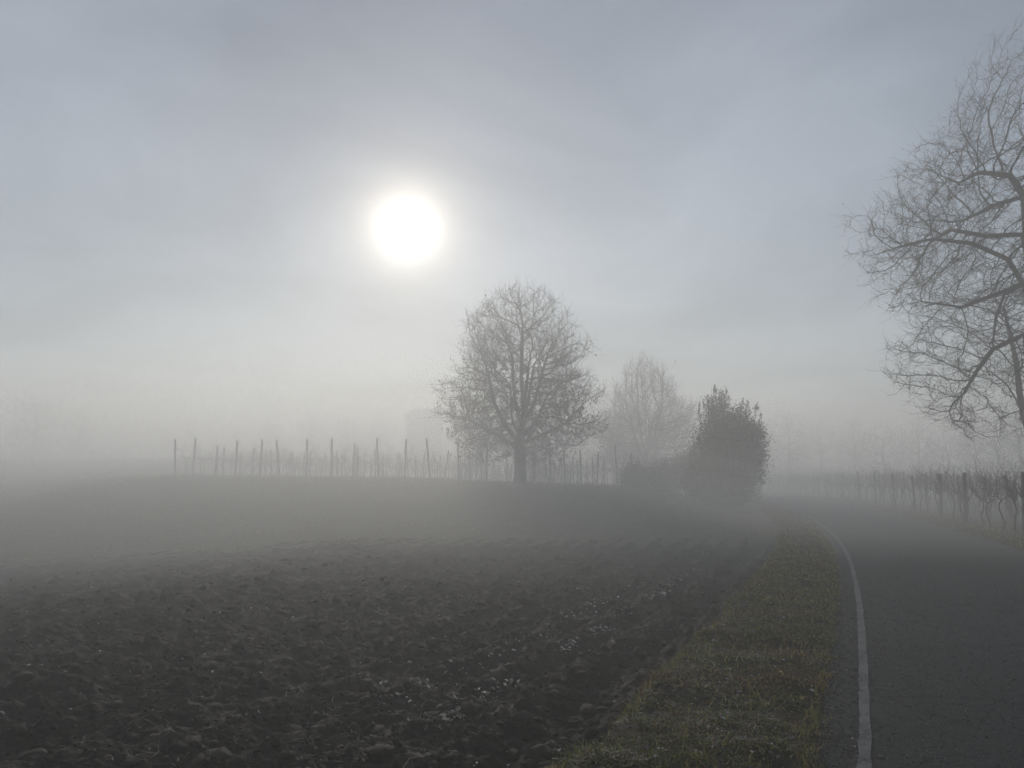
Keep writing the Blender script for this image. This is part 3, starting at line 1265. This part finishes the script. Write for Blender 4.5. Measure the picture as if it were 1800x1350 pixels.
def limb(sd, sp, base_z, pts, step=0.3):
    i0 = min(range(len(sd)), key=lambda i: np.linalg.norm(sd[i] - np.array(pts[0])))
    pl = polyline([sd[i0]] + [np.array(p) for p in pts[1:]], step)
    prev = i0
    for p in pl[1:]:
        sd.append(p)
        sp.append(prev)
        prev = len(sd) - 1


limb(sd, sp, 2.4, [(0, 0, 2.5), (-0.9, .3, 3.6), (-1.6, .5, 5.0), (-2.0, .5, 7.0)])
limb(sd, sp, 2.4, [(0, 0, 2.6), (-0.5, -.5, 4.0), (-0.6, -.8, 6.0)])
limb(sd, sp, 2.4, [(0, 0, 2.7), (1.0, -.3, 3.8), (1.7, -.5, 5.4)])
limb(sd, sp, 2.4, [(0, 0, 2.3), (1.3, .6, 3.0), (2.6, 1.0, 3.6)])
limb(sd, sp, 2.4, [(0, 0, 2.2), (-1.3, -.5, 2.9), (-2.8, -.9, 3.7)])
limb(sd, sp, 2.4, [(0, 0, 3.2), (0.5, .6, 5.0), (0.9, .9, 7.5)])
limb(sd, sp, 2.4, [(0.05, 0, 3.0), (0.2, -.9, 4.4), (0.5, -1.5, 6.8)])
limb(sd, sp, 2.4, [(0.1, 0, 3.4), (-0.3, .7, 5.2), (-0.5, 1.2, 8.0)])
limb(sd, sp, 2.4, [(0.1, 0, 3.6), (0.9, .1, 5.0), (1.6, .3, 7.6)])
limb(sd, sp, 2.4, [(0.2, 0.05, 4.4), (0.1, .1, 6.5), (0.15, -.1, 9.5)])


def oak_leaves(e, rg):
    d = np.hypot(e[:, 0], e[:, 1])
    z = e[:, 2]
    p = 1.6 * np.exp(-((z - 2.0) / 1.5) ** 2) + 0.7 * np.exp(-((z - 3.8) / 2.4) ** 2) * np.exp(-(d / 3.5) ** 2) + 0.04
    p = p * (0.2 + 1.5 * (vnoise(e[:, 0] * 1.6 + 20, e[:, 1] * 1.6 + z * 1.3, 77) > 0.42))
    return rg.random(len(e)) < np.clip(p, 0, 1) * 0.30


oak = make_tree('oak_tree', (ox, OY, oz), A, sd, sp, 0.25, 2.2, 0.31, 0.36, 0.0115, (0, 0, 0.22), 0.18, (2, 0.5, 0.5, 0.42, 2), 5,
                M['bark'], M['twig'], oak_leaves, 0.05, 0.075)
tag(oak, 'large bare oak with brown leaves clinging low, standing alone on the ridge', 'tree')

# --- paler tree behind, between the oak and the evergreen shrub
TY = 70.0
tx = xat(1134, TY)
tz = float(h_meadow(tx, TY)) - 0.1
rg = np.random.default_rng(8)
top = at(1140, 632, TY)[2] - tz
k_ = top / 12.6
A = crown_points(3800, np.array([2.4, 3.2, 4.5, 6.2, 7.5, 9, 11, 12.0, 12.6]) * k_, np.array([2.5, 3.9, 4.5, 4.3, 3.6, 2.7, 2.1, 1.3, 0.5]), rg, 0.05, 0.28, 1.0, 19)
sd, sp = trunk_seeds(polyline([(0, 0, 0), (0.05, 0, 2.0), (0.0, 0, 4.0 * k_), (0.1, 0, 7 * k_)], 0.35))
for a_ in range(7):
    q_ = a_ * 2.4
    b0 = 2.4 + .25 * a_
    c_, s_ = math.cos(q_), math.sin(q_)
    limb(sd, sp, 0, [(0, 0, b0), (.8 * c_, .8 * s_, b0 + 1.2), (1.4 * c_, 1.4 * s_, b0 + 3.6)])
tree2 = make_tree('bare_tree', (tx, TY, tz), A, sd, sp, 0.32, 2.6, 0.38, 0.36, 0.013, (0, 0, 0.34), 0.12, (2, 0.8, 0.45, 0.55, 2), 8, M['bark'], M['twig'],
                  lambda e, rg: rg.random(len(e)) < 0.05, 0.05, 0.10)
tag(tree2, 'pale foggy bare tree with upright crown between the oak and the evergreen bush', 'tree')

# --- big tree reaching in from the right, beside the road
BY = 24.5
bx = xat(1838, BY)
bz = float(h_base(bx, BY)) - 0.1
org = np.array([bx, BY, bz])
rg = np.random.default_rng(14)
A = crown_points(6200, [3.2, 4.2, 5.6, 7.2, 9.2, 11.0, 12.4, 13.6, 14.8, 16.0, 16.7, 17.1], [3.0, 3.5, 3.9, 4.2, 5.2, 5.1, 4.2, 3.0, 2.0, 1.4, .9, .3], rg, 0.08, 0.22, 1.0, 33)
# an open notch under the crown on the road side
kz = ~((A[:, 2] < 5.0) & (np.hypot(A[:, 0], A[:, 1]) < 1.9))
A = A[kz]
sd, sp = trunk_seeds(polyline([(0.25, 0, 0), (0.1, 0.05, 2.0), (0.0, 0, 4.0), (-0.12, 0.05, 6.0), (0.05, 0.1, 7.6), (0.2, 0.1, 9.5), (0.3, 0, 11.5)], 0.3))


def L_(*pp):
    return [at(px, py, yy) - org for px, py, yy in pp]


limb(sd, sp, 0, [np.array([-.12, .05, 6.4])] + L_((1802, 505, 24.4), (1772, 456, 24.2), (1710, 428, 24.0), (1640, 420, 23.8), (1585, 432, 23.7), (1540, 448, 23.5)))
limb(sd, sp, 0, [np.array([0, .1, 7.4])] + L_((1800, 412, 24.6), (1735, 415, 24.9), (1672, 404, 25.2), (1640, 422, 25.5)))
limb(sd, sp, 0, [np.array([-.12, .05, 6.0])] + L_((1805, 498, 24.0), (1765, 512, 23.7), (1690, 540, 23.3), (1620, 530, 23.0), (1560, 542, 22.9)))
limb(sd, sp, 0, [np.array([-.05, .0, 4.8])] + L_((1800, 588, 24.8), (1745, 614, 25.0), (1715, 655, 25.2), (1695, 690, 25.3)))
limb(sd, sp, 0, L_((1805, 498, 24.0), (1765, 518, 23.8), (1750, 560, 24.0), (1745, 605, 24.4)))
limb(sd, sp, 0, [np.array([.05, .1, 8.4])] + L_((1800, 345, 24.5), (1775, 308, 24.2), (1720, 303, 24.0), (1685, 322, 23.9)))
limb(sd, sp, 0, [np.array([.05, .1, 7.9])] + L_((1800, 345, 24.9), (1745, 362, 25.2), (1700, 385, 25.5)))
big = make_tree('roadside_tree', tuple(org), A, sd, sp, 0.26, 2.6, 0.35, 0.32, 0.0075, (0, 0, 0.07), 0.19, (2, 0.42, 0.5, 0.12, 2), 14, M['bark'], M['twig'],
                lambda e, rg: rg.random(len(e)) < 0.09, 0.017, 0.05, 300, 16000)
tag(big, 'big bare tree with spreading twisted branches reaching in over the right edge', 'tree')

# --- slender stem behind it
SY = 31.0
sx = xat(1826, SY)
sz_ = float(h_base(sx, SY)) - 0.1
org2 = np.array([sx, SY, sz_])
rg = np.random.default_rng(21)
A = crown_points(900, [4.4, 5.4, 7, 9, 10.5, 11.5], [.9, 1.7, 2.2, 2.0, 1.3, .4], rg, 0.05, 0.3, 1.0, 41)
sd, sp = trunk_seeds([p for p in polyline([(0, 0, 0)] + [at(px, py, SY) - org2 for px, py in ((1812, 765), (1800, 735), (1792, 690), (1787, 640), (1776, 590), (1764, 540))], 0.3)])
limb(sd, sp, 0, [at(1800, 735, SY) - org2] + [at(px, py, SY) - org2 for px, py in ((1785, 700), (1770, 676), (1748, 658), (1738, 652))])
stem = make_tree('slender_tree', tuple(org2), A, sd, sp, 0.28, 2.6, 0.4, 0.13, 0.008, (0, 0, 0.2), 0.16, (1, 0.5, 0.6, 0.3, 1), 21, M['bark'], M['twig'], None, limb_thr=0.035, flare=1.2)
tag(stem, 'slender pale forked stem behind the big tree at the right edge', 'tree')

# --- bare trees of the far wood on the right and behind the ridge on the left
rg = np.random.default_rng(25)
A = crown_points(650, [2.0, 3.5, 6, 8, 10, 11], [1.8, 3.2, 3.4, 2.7, 1.6, .4], rg, 0.05, 0.3, 1.0, 51)
sd, sp = trunk_seeds(polyline([(0, 0, 0), (0.1, 0, 2.5), (0, 0.1, 6)], 0.5))
far1 = make_tree('far_tree', (0, 0, 0), A, sd, sp, 0.5, 4.5, 0.6, 0.24, 0.016, (0, 0, 0.25), 0.15, (1, 1.1, 0.5, 0.4, 2), 25, M['bark'], M['twig'], None, limb_thr=0.3)
A = crown_points(650, [1.6, 3.0, 5.5, 8, 9.5, 10.2], [2.6, 4.0, 4.4, 3.4, 1.9, .6], rg, 0.05, 0.3, 1.0, 57)
sd, sp = trunk_seeds(polyline([(0, 0, 0), (-0.1, 0, 1.8), (0.2, 0.1, 5)], 0.5))
far2 = make_tree('far_tree', (0, 0, 0), A, sd, sp, 0.5, 4.5, 0.6, 0.28, 0.016, (0, 0, 0.15), 0.18, (1, 1.1, 0.6, 0.3, 2), 26, M['bark'], M['twig'], None, limb_thr=0.3)
FAR = [  # px, top py, distance, which
    (1385, 722, 118, 0), (1440, 738, 125, 1), (1500, 735, 110, 0), (1552, 742, 96, 1), (1612, 738, 90, 0), (1662, 748, 84, 1),
    (1712, 742, 80, 0), (1752, 728, 72, 1), (1792, 715, 70, 0), (1835, 705, 74, 1),
    (470, 735, 135, 1), (548, 722, 140, 0), (612, 726, 132, 1), (668, 730, 138, 0), (60, 690, 118, 1), (140, 715, 122, 0)]
_o = ('first', 'second', 'third', 'fourth', 'fifth', 'sixth', 'seventh', 'eighth', 'ninth', 'tenth')
FLAB = ['ghostly bare tree, %s from the left in the far wood behind the right vineyard' % q for q in _o]
FLAB += ['barely visible tree in the fog, %s from the left above the ridge posts' % q for q in _o[:4]]
FLAB += ['faint tree at the left edge, far left of all posts', 'faint tree in the fog between the left edge and the first post']
for i, (px, py, yd, wh) in enumerate(FAR):
    src = (far1, far2)[wh]
    used = src.get('used_once')
    o = copy_tree(src) if used else src
    src['used_once'] = 1
    x_ = xat(px, yd)
    z_ = float(h_meadow(x_, yd)) - 0.1
    topz = at(px, py, yd)[2]
    hh_ = (11.2, 10.4)[wh]
    k_ = max(0.5, (topz - z_) / hh_)
    o.location = (x_, yd, z_)
    o.scale = (k_ * (0.9 + .2 * rng.random()), k_, k_)
    o.rotation_euler = (0, 0, rng.random() * 6.28)
    tag(o, FLAB[i], 'tree', 'trees of the far wood behind the right vineyard' if i < 10 else 'trees fading in the fog on the left')
o = copy_tree(far2)
x_ = xat(1076, 84)
z_ = float(h_meadow(x_, 84)) - .1
k_ = (at(1076, 692, 84)[2] - z_) / 10.4
o.location = (x_, 84, z_)
o.scale = (k_ * .9, k_ * .9, k_)
o.rotation_euler = (0, 0, 2.1)
tag(o, 'faint bare tree half hidden between the oak crown and the pale upright tree', 'tree', 'trees behind the oak')
for o in list(bpy.data.objects):
    if 'used_once' in o:
        del o['used_once']


# ------------------------------------------------------------------ evergreen shrubs
def shrub(name, loc, ells, nleaf, size, col, seed, spikes=(), label='', cat='shrub'):
    """ells: (cx, cy, cz, rx, ry, rz) about the foot; spikes: (x, y, z0, height, radius)"""
    rg = np.random.default_rng(seed)
    root = empty(name, loc)
    vol = np.array([e[3] * e[4] + e[3] * e[5] for e in ells])
    cnt = (vol / vol.sum() * nleaf).astype(int)
    pts = []
    for e, c_ in zip(ells, cnt):
        nc = max(12, c_ // 40)
        d = rg.standard_normal((nc, 3))
        d /= np.linalg.norm(d, axis=1)[:, None]
        rr = (0.55 + 0.50 * rg.random(nc) ** 0.6)[:, None]
        cc = d * rr * np.array(e[3:])
        pick = rg.integers(0, nc, c_)
        spread = (0.10 + 0.16 * rg.random(nc))[pick]
        p = cc[pick] + rg.standard_normal((c_, 3)) * spread[:, None] * np.array([1, 1, 1.25])
        inner = rg.random(c_) < 0.25
        q = rg.standard_normal((c_, 3))
        q /= np.linalg.norm(q, axis=1)[:, None]
        p = np.where(inner[:, None], q * (rg.random((c_, 1)) ** (1 / 3)) * np.array(e[3:]) * .9, p)
        pts.append(p + np.array(e[:3]))
    for (x_, y_, z0, h_, r_) in spikes:
        c_ = int(95 * h_ * (0.5 + r_ * 3))
        tt = rg.random(c_)
        a = rg.standard_normal((c_, 2)) * (r_ * 1.5 * (1 - tt * .85))[:, None] + (rg.standard_normal(2) * .16)[None] * tt[:, None]
        pts.append(np.stack([x_ + a[:, 0], y_ + a[:, 1], z0 + h_ * tt], -1))
    P_ = np.concatenate(pts)
    P_ = P_[P_[:, 2] > 0.03]
    n_ = len(P_)
    cols = np.array(col) * (0.55 + 0.9 * rg.random((n_, 1))) * (0.9 + 0.2 * rg.random((n_, 3)))
    V, F, C_ = leaf_quads(P_, size * (0.6 + 0.8 * rg.random(n_)), cols, rg)
    mesh_np('foliage', V, F, M['leaf'], root, colors=C_)
    st = []
    for e in ells:
        for q in range(3):
            a0 = np.array([e[0] * .3 + .1 * rg.standard_normal(), e[1] * .3, 0.0])
            a1 = np.array([e[0] + .4 * e[3] * rg.standard_normal(), e[1] + .4 * e[4] * rg.standard_normal(), e[2] + .5 * e[5]])
            pl = np.array(polyline([a0, (a0 + a1) / 2 + .15 * rg.standard_normal(3), a1], .4))
            st.append(chain_tube(pl, np.linspace(.06, .015, len(pl)), 5))
    for (x_, y_, z0, h_, r_) in spikes:
        pl = np.array(polyline([(x_ * .8, y_, max(0.1, z0 - 1.5)), (x_, y_, z0 + h_)], .5))
        st.append(chain_tube(pl, np.linspace(.03, .006, len(pl)), 4))
    V, F = join(st)
    mesh_np('stem', V, F, M['bark'], root)
    tag(root, label, cat)
    return root


def rel(px, py, Y, o):
    return at(px, py, Y) - o


HY = 41.5
hx = xat(1282, HY)
ho = np.array([hx, HY, float(h_meadow(hx, HY)) - 0.05])


def ell(px, py, w_px, h_px, Y, o, dy=1.0):
    c_ = rel(px, py, Y, o)
    s_ = Y / FPX
    return (c_[0], c_[1], c_[2], w_px * s_, w_px * s_ * dy, h_px * s_)


sp_ = []
for px, py0, py1 in ((1228, 740, 705), (1243, 725, 698), (1303, 722, 704), (1313, 725, 703), (1328, 730, 710), (1338, 748, 724), (1331, 720, 710), (1270, 720, 705)):
    a0, a1 = rel(px, py0, HY + rng.normal() * .3, ho), rel(px, py1, HY, ho)
    sp_.append((a0[0], a0[1], a0[2], a1[2] - a0[2], 0.055))
shrub('evergreen_shrub', tuple(ho), [ell(1276, 762, 44, 46, HY, ho), ell(1300, 768, 40, 46, HY + .4, ho), ell(1285, 820, 58, 50, HY, ho), ell(1250, 800, 36, 48, HY - .4, ho), ell(1322, 790, 25, 46, HY, ho), ell(1272, 858, 58, 34, HY, ho), ell(1238, 842, 40, 40, HY, ho)],
      42000, 0.055, (.062, .070, .034), 31, sp_, 'tall dense evergreen bush with upright shoots beside the bend in the road', 'bush')
PY = 44.5
pxx = xat(1263, PY)
po = np.array([pxx, PY, float(h_meadow(pxx, PY)) - 0.05])
sp_ = []
for px, py0, py1, r_ in ((1252, 730, 680, .07), (1259, 725, 677, .07), (1266, 730, 684, .08), (1274, 730, 684, .07), (1280, 735, 695, .07), (1245, 735, 702, .07)):
    a0, a1 = rel(px, py0, PY + rng.normal() * .2, po), rel(px, py1, PY, po)
    sp_.append((a0[0], a0[1], a0[2], a1[2] - a0[2], r_))
shrub('young_tree', tuple(po), [ell(1262, 745, 22, 35, PY, po), ell(1264, 780, 26, 40, PY, po), ell(1250, 715, 8, 20, PY, po), ell(1268, 706, 9, 20, PY, po)], 5200, 0.055, (.045, .04, .03), 33, sp_,
      'thin feathery top of a young tree rising behind the tall evergreen bush', 'tree')
QY = 47.0
for px, py, wpx, hpx, sdn, lab in ((1212, 826, 34, 30, 35, 'low round bush touching the left flank of the tall evergreen bush'),
                                   (1168, 836, 28, 24, 36, 'low bush just right of the pale tree trunk'),
                                   (1116, 838, 24, 25, 37, 'low bush left of the pale tree trunk at the end of the vine posts')):
    x_ = xat(px, QY)
    qo = np.array([x_, QY, float(h_meadow(x_, QY)) - 0.05])
    shrub('low_bush', tuple(qo), [ell(px, py, wpx, hpx, QY, qo), ell(px - wpx * .5, py + 6, wpx * .6, hpx * .75, QY - .3, qo), ell(px + wpx * .5, py + 3, wpx * .6, hpx * .8, QY + .3, qo)],
          8000, 0.055, (.055, .060, .036), sdn, (), lab, 'bush')


# ------------------------------------------------------------------ vineyards
def post_mesh(h_, r_, seed):
    rg = np.random.default_rng(seed)
    pl = np.array([(0, 0, -0.3), (0, 0, 0.02), (0.01 * rg.standard_normal(), 0.01 * rg.standard_normal(), h_ * .5), (0, 0, h_ - .02), (0, 0, h_)])
    rr = np.array([r_, r_, r_ * .96, r_ * .9, r_ * .8])
    V, F = chain_tube(pl, rr, 7)
    V = V + 0.004 * rg.standard_normal(V.shape)
    n_ = len(V)
    cap = np.array([[n_ - 7, n_ - 6, n_ - 5, n_ - 4], [n_ - 4, n_ - 3, n_ - 2, n_ - 1], [n_ - 7, n_ - 4, n_ - 1, n_ - 1]])
    return mesh_np('post', V, [F, cap[:2]], M['postwood'], link=False)


POSTS = [post_mesh(1.0, r_, i) for i, r_ in enumerate((0.055, 0.068, 0.078, 0.05))]


def vine_mesh(seed, dense=1.0):
    rg = np.random.default_rng(seed)
    parts = []
    lean = rg.standard_normal() * .07
    tr = np.array(polyline([(0, 0, -.1), (lean, .03, .3), (lean * .4 + .08 * rg.standard_normal(), -.03, .62), (lean * .6, 0, .86)], .12))
    tr[1:-1] += .018 * rg.standard_normal((len(tr) - 2, 3))
    parts.append(chain_tube(tr, np.linspace(.030, .020, len(tr)), 6))
    arms = []
    for s_ in (-1, 1):
        ln = .55 + .35 * rg.random()
        a = np.array(polyline([tr[-1], tr[-1] + (s_ * ln * .4, .02, .10), tr[-1] + (s_ * ln, 0, .06 + .1 * rg.random())], .1))
        a[1:] += .012 * rg.standard_normal((len(a) - 1, 3))
        parts.append(chain_tube(a, np.linspace(.022, .011, len(a)), 5))
        arms.append(a)
    P0, P1, r0, r1 = [], [], [], []
    for a in arms:
        for q in range(int(9 * dense)):
            b_ = a[rg.integers(1, len(a))]
            d = np.array([.45 * rg.standard_normal(), .28 * rg.standard_normal(), .7 + .5 * rg.random()])
            if rg.random() < .25:
                d[2] *= -.35
            p = b_.copy()
            r_ = .0055
            for k_ in range(4):
                e = p + d * (.16 + .14 * rg.random())
                P0.append(p)
                P1.append(e)
                r0.append(r_)
                r1.append(r_ * .8)
                r_ *= .8
                p = e
                d = d + np.array([.35 * rg.standard_normal(), .2 * rg.standard_normal(), -.12 + .25 * rg.standard_normal()])
    parts.append(prisms(np.array(P0), np.array(P1), np.array(r0), np.array(r1), 3))
    V, F = join(parts)
    return mesh_np('grape_vine', V, F, M['vine'], link=False)


VINES = [vine_mesh(60 + i) for i in range(5)]
VINES_D = [vine_mesh(80 + i, 3.0) for i in range(5)]


def wires(pts_list, heights, parent, off):
    """one wire object per height, along the posts"""
    for h_ in heights:
        P_ = np.array([(x_, y_, z_ + h_) for x_, y_, z_ in pts_list]) - off
        V, F = prisms(P_[:-1], P_[1:], np.full(len(P_) - 1, .0035), np.full(len(P_) - 1, .0035), 3)
        mesh_np('wire', V, F, M['wire'], parent)


def add_post(root, off, x_, y_, z_, h_, kind, tilt):
    o = link_mesh('post', POSTS[kind], root)
    o.location = np.array([x_, y_, z_]) - off
    o.scale = (1, 1, h_)
    o.rotation_euler = (tilt[1], tilt[0], rng.random() * 6.28)
    return o


ROWS = [  # px of the end post, top py, label
    (312, 772, 'vine trellis row at the left end of the ridge'),
    (342, 770, 'vine trellis row second from the left end of the ridge'),
    (382, 783, 'short-posted vine trellis row third from the left end of the ridge'),
    (417, 774, 'vine trellis row fourth from the left end of the ridge'),
    (460, 773, 'vine trellis row fifth from the left end of the ridge'),
    (494, 773, 'vine trellis row sixth from the left, under the left edge of the sun glow'),
    (541, 772, 'vine trellis row seventh from the left end of the ridge'),
    (585, 770, 'vine trellis row with end post left of the sun, eighth from the left'),
    (622, 781, 'shorter vine trellis row ninth from the left end'),
    (667, 770, 'vine trellis row tenth from the left, below the left rim of the sun'),
    (713, 771, 'vine trellis row directly below the sun'),
    (757, 770, 'vine trellis row with end post leaning left, just right of the sun'),
    (807, 777, 'vine trellis row at the left edge of the oak crown'),
    (856, 780, 'vine trellis row under the left half of the oak crown'),
    (938, 788, 'vine trellis row just right of the oak trunk'),
    (967, 770, 'vine trellis row with thick end post second right of the oak trunk'),
    (993, 791, 'vine trellis row third to the right of the oak trunk'),
    (1021, 791, 'vine trellis row fourth to the right of the oak trunk'),
    (1048, 794, 'vine trellis row beneath the right edge of the oak crown'),
    (1084, 782, 'vine trellis row with tall dark end post left of the low bushes'),
    (1107, 796, 'last vine trellis row, half hidden by the low bushes')]
RY = 50.0
VLAB = ['first trellis row from the left on the ridge', 'second trellis row from the left', 'third trellis row from the left', 'fourth trellis row from the left',
        'fifth trellis row from the left', 'sixth trellis row from the left', 'seventh trellis row from the left', 'eighth trellis row from the left',
        'ninth trellis row from the left', 'tenth trellis row from the left', 'trellis row directly below the sun', 'row whose end post leans left',
        'row at the left edge of the oak crown', 'row under the left half of the oak', 'row just right of the oak trunk', 'second row right of the oak trunk',
        'third row right of the oak trunk', 'fourth row right of the oak trunk', 'row beneath the right edge of the oak', 'row left of the low bushes', 'row half hidden by the low bushes']
for i, (px, py, lab) in enumerate(ROWS):
    y0 = RY + rng.normal() * .5
    x0 = xat(px, y0)
    z0 = float(h_meadow(x0, y0)) - .03
    off = np.array([x0, y0, z0])
    root = empty('vine_trellis', tuple(off))
    tag(root, lab, 'vine trellis', 'vine trellis rows on the ridge')
    slope = (780 - px) / FPX * 0.33 * (0.75 + .5 * rng.random()) + (0.13 if px < 830 else -.16)
    pts = []
    for k_ in range(5):
        y_ = y0 + k_ * 4.6 + (rng.normal() * .25 if k_ else 0)
        x_ = x0 + slope * (y_ - y0) * 1.0 + (rng.normal() * .06 if k_ else 0)
        z_ = float(h_meadow(x_, y_)) - .03
        top = at(px, py, y0)[2] - z0 if k_ == 0 else 1.95 + .25 * rng.random()
        end_ = k_ == 0
        add_post(root, off, x_, y_, z_, max(1.7, min(top, 2.9)), (1 if py < 776 else 0) if end_ else 3, (rng.normal() * .03 + (-.06 if px == 757 else 0), rng.normal() * .03))
        pts.append((x_, y_, z_))
    wires(pts, (.85, 1.25, 1.65), root, off)
    for k_ in range(4):
        for q in range(3):
            f_ = (q + .5) / 3
            x_ = pts[k_][0] * (1 - f_) + pts[k_ + 1][0] * f_
            y_ = pts[k_][1] * (1 - f_) + pts[k_ + 1][1] * f_
            v = link_mesh('grape_vine', VINES[rng.integers(0, 5)])
            v.location = (x_ + rng.normal() * .05, y_ + rng.normal() * .15, float(h_meadow(x_, y_)))
            v.rotation_euler = (0, 0, math.atan2(1, slope) + rng.normal() * .15 + (math.pi if rng.random() < .5 else 0))
            s_ = .9 + .35 * rng.random()
            v.scale = (s_, s_, s_ * 1.05)
            tag(v, 'bare gnarled grape vine in the ' + VLAB[i], 'grape vine', 'vines in the ' + VLAB[i])

# right-hand vineyard: rows follow the road
RR = [(5.35, [1786, 1687, 1644, 1600, 1564, 1533, 1503, 1476, 1448, 1425, 1402, 1382, 1363, 1347],
       'vine trellis row nearest the road on the right, following its bend'),
      (7.9, [1905, 1830, 1767, 1724, 1675, 1622, 1585, 1548, 1518, 1490, 1462, 1436, 1412, 1390],
       'second vine trellis row from the road on the right'),
      (10.4, [1870, 1810, 1758, 1708, 1660, 1618, 1578, 1541, 1510, 1483, 1455, 1430],
       'third vine trellis row from the road on the right')]


def solve_y(px, u):
    ys = np.linspace(10, 110, 4001)
    d = XU(ys, u) - (px - 900) / FPX * ys
    s_ = np.where(np.diff(np.sign(d)) != 0)[0]
    return float(ys[s_[0]]) if len(s_) else None


for ri, (uu, pxs, lab) in enumerate(RR):
    pts = []
    for px in pxs:
        y_ = solve_y(px, uu)
        if y_ is None or y_ > 84:
            continue
        x_ = float(XU(y_, uu))
        zz_ = float(h_rverge(x_, y_)) if uu < 6.5 else float(h_meadow(x_, y_))
        pts.append((x_, y_, zz_ - .03))
    pts.sort(key=lambda p: p[1])
    # carry the row on towards the viewer, out of frame, and past the bend
    first, second = np.array(pts[0]), np.array(pts[1])
    for q in range(2):
        y_ = pts[0][1] - 5.0
        x_ = float(XU(y_, uu))
        pts.insert(0, (x_, y_, float(h_rverge(x_, y_)) - .03 if uu < 6.5 else float(h_meadow(x_, y_)) - .03))
    off = np.array(pts[0])
    root = empty('vine_trellis', tuple(off))
    tag(root, lab, 'vine trellis', 'vine trellis rows right of the road')
    for j, p in enumerate(pts):
        add_post(root, off, *p, 1.92 + rng.normal() * .06, 2 if (j in (2, 3) or ri > 0) else 1, (rng.normal() * .03 + (.07 if j == 2 else 0), rng.normal() * .03))
    wires(pts, (.8, 1.2, 1.6, 1.8), root, off)
    for a, b_ in zip(pts[:-1], pts[1:]):
        dist = math.hypot(b_[0] - a[0], b_[1] - a[1])
        nq = max(1, int(dist / 1.15))
        for q in range(nq):
            f_ = (q + .5) / nq
            x_ = a[0] * (1 - f_) + b_[0] * f_
            y_ = a[1] * (1 - f_) + b_[1] * f_
            if y_ < 18:
                continue
            v = link_mesh('grape_vine', VINES_D[rng.integers(0, 5)])
            zz_ = float(h_rverge(x_, y_)) if uu < 6.5 else float(h_meadow(x_, y_))
            v.location = (x_ + rng.normal() * .05, y_ + rng.normal() * .1, zz_)
            v.rotation_euler = (0, 0, math.atan2(b_[1] - a[1], b_[0] - a[0]) + rng.normal() * .12 + (math.pi if rng.random() < .5 else 0))
            s_ = .95 + .3 * rng.random()
            v.scale = (s_, s_, s_)
            tag(v, 'bare tangled grape vine in the ' + ('row nearest the road on the right', 'second row right of the road', 'third row right of the road')[ri], 'grape vine', ('vines in the row nearest the road', 'vines in the second row right of the road', 'vines in the third row right of the road')[ri])


# ------------------------------------------------------------------ farmhouse lost in the fog
HD = 185.0
fx = xat(745, HD)
fz = float(h_meadow(fx, HD)) - .1
root = empty('farmhouse', (fx, HD, fz), R(8))
tag(root, 'faint square farmhouse almost lost in the fog left of the oak', 'house')
wt = at(745, 732, HD)[2] - fz
W2, D2 = 4.2, 4.5
wall = box_mesh('wall', (-W2, -D2, 0), (W2, D2, wt), M['stucco'], root)
ov = .35
rv = [(-W2 - ov, -D2 - ov, wt), (W2 + ov, -D2 - ov, wt), (W2 + ov, D2 + ov, wt), (-W2 - ov, D2 + ov, wt), (-W2 * .55, -D2 * .02, wt + 1.9), (W2 * .55, -D2 * .02, wt + 1.9), (W2 * .55, D2 * .02, wt + 1.9), (-W2 * .55, D2 * .02, wt + 1.9)]
rv = [(a, b_, c + .003) for a, b_, c in rv]
roof = mesh_np('roof', rv, np.array([(0, 1, 5, 4), (1, 2, 6, 5), (2, 3, 7, 6), (3, 0, 4, 7), (4, 5, 6, 7), (3, 2, 1, 0)]), M['tile'], root)
box_mesh('chimney', (.9, .2, wt + .4), (1.4, .7, wt + 1.7), M['stucco'], roof)
for zz_ in (1.2, 4.0, 6.8):
    for xx_ in (-1.9, 0, 1.9):
        if zz_ + 1.5 > wt:
            continue
        if zz_ == 1.2 and xx_ == 0:
            d = box_mesh('door', (-.5, -D2 - .05, 0.02), (.5, -D2 + .03, 2.15), M['woodtrim'], root)
            box_mesh('handle', (.36, -D2 - .1, 1.0), (.42, -D2 - .05, 1.12), M['wire'], d)
            continue
        w_ = box_mesh('window', (xx_ - .5, -D2 - .05, zz_), (xx_ + .5, -D2 + .03, zz_ + 1.4), M['woodtrim'], root)
        for s_ in (-1, 1):
            box_mesh('pane', (xx_ + s_ * .23 - .19, -D2 - .062, zz_ + .08), (xx_ + s_ * .23 + .19, -D2 - .045, zz_ + 1.32), M['glass'], w_)
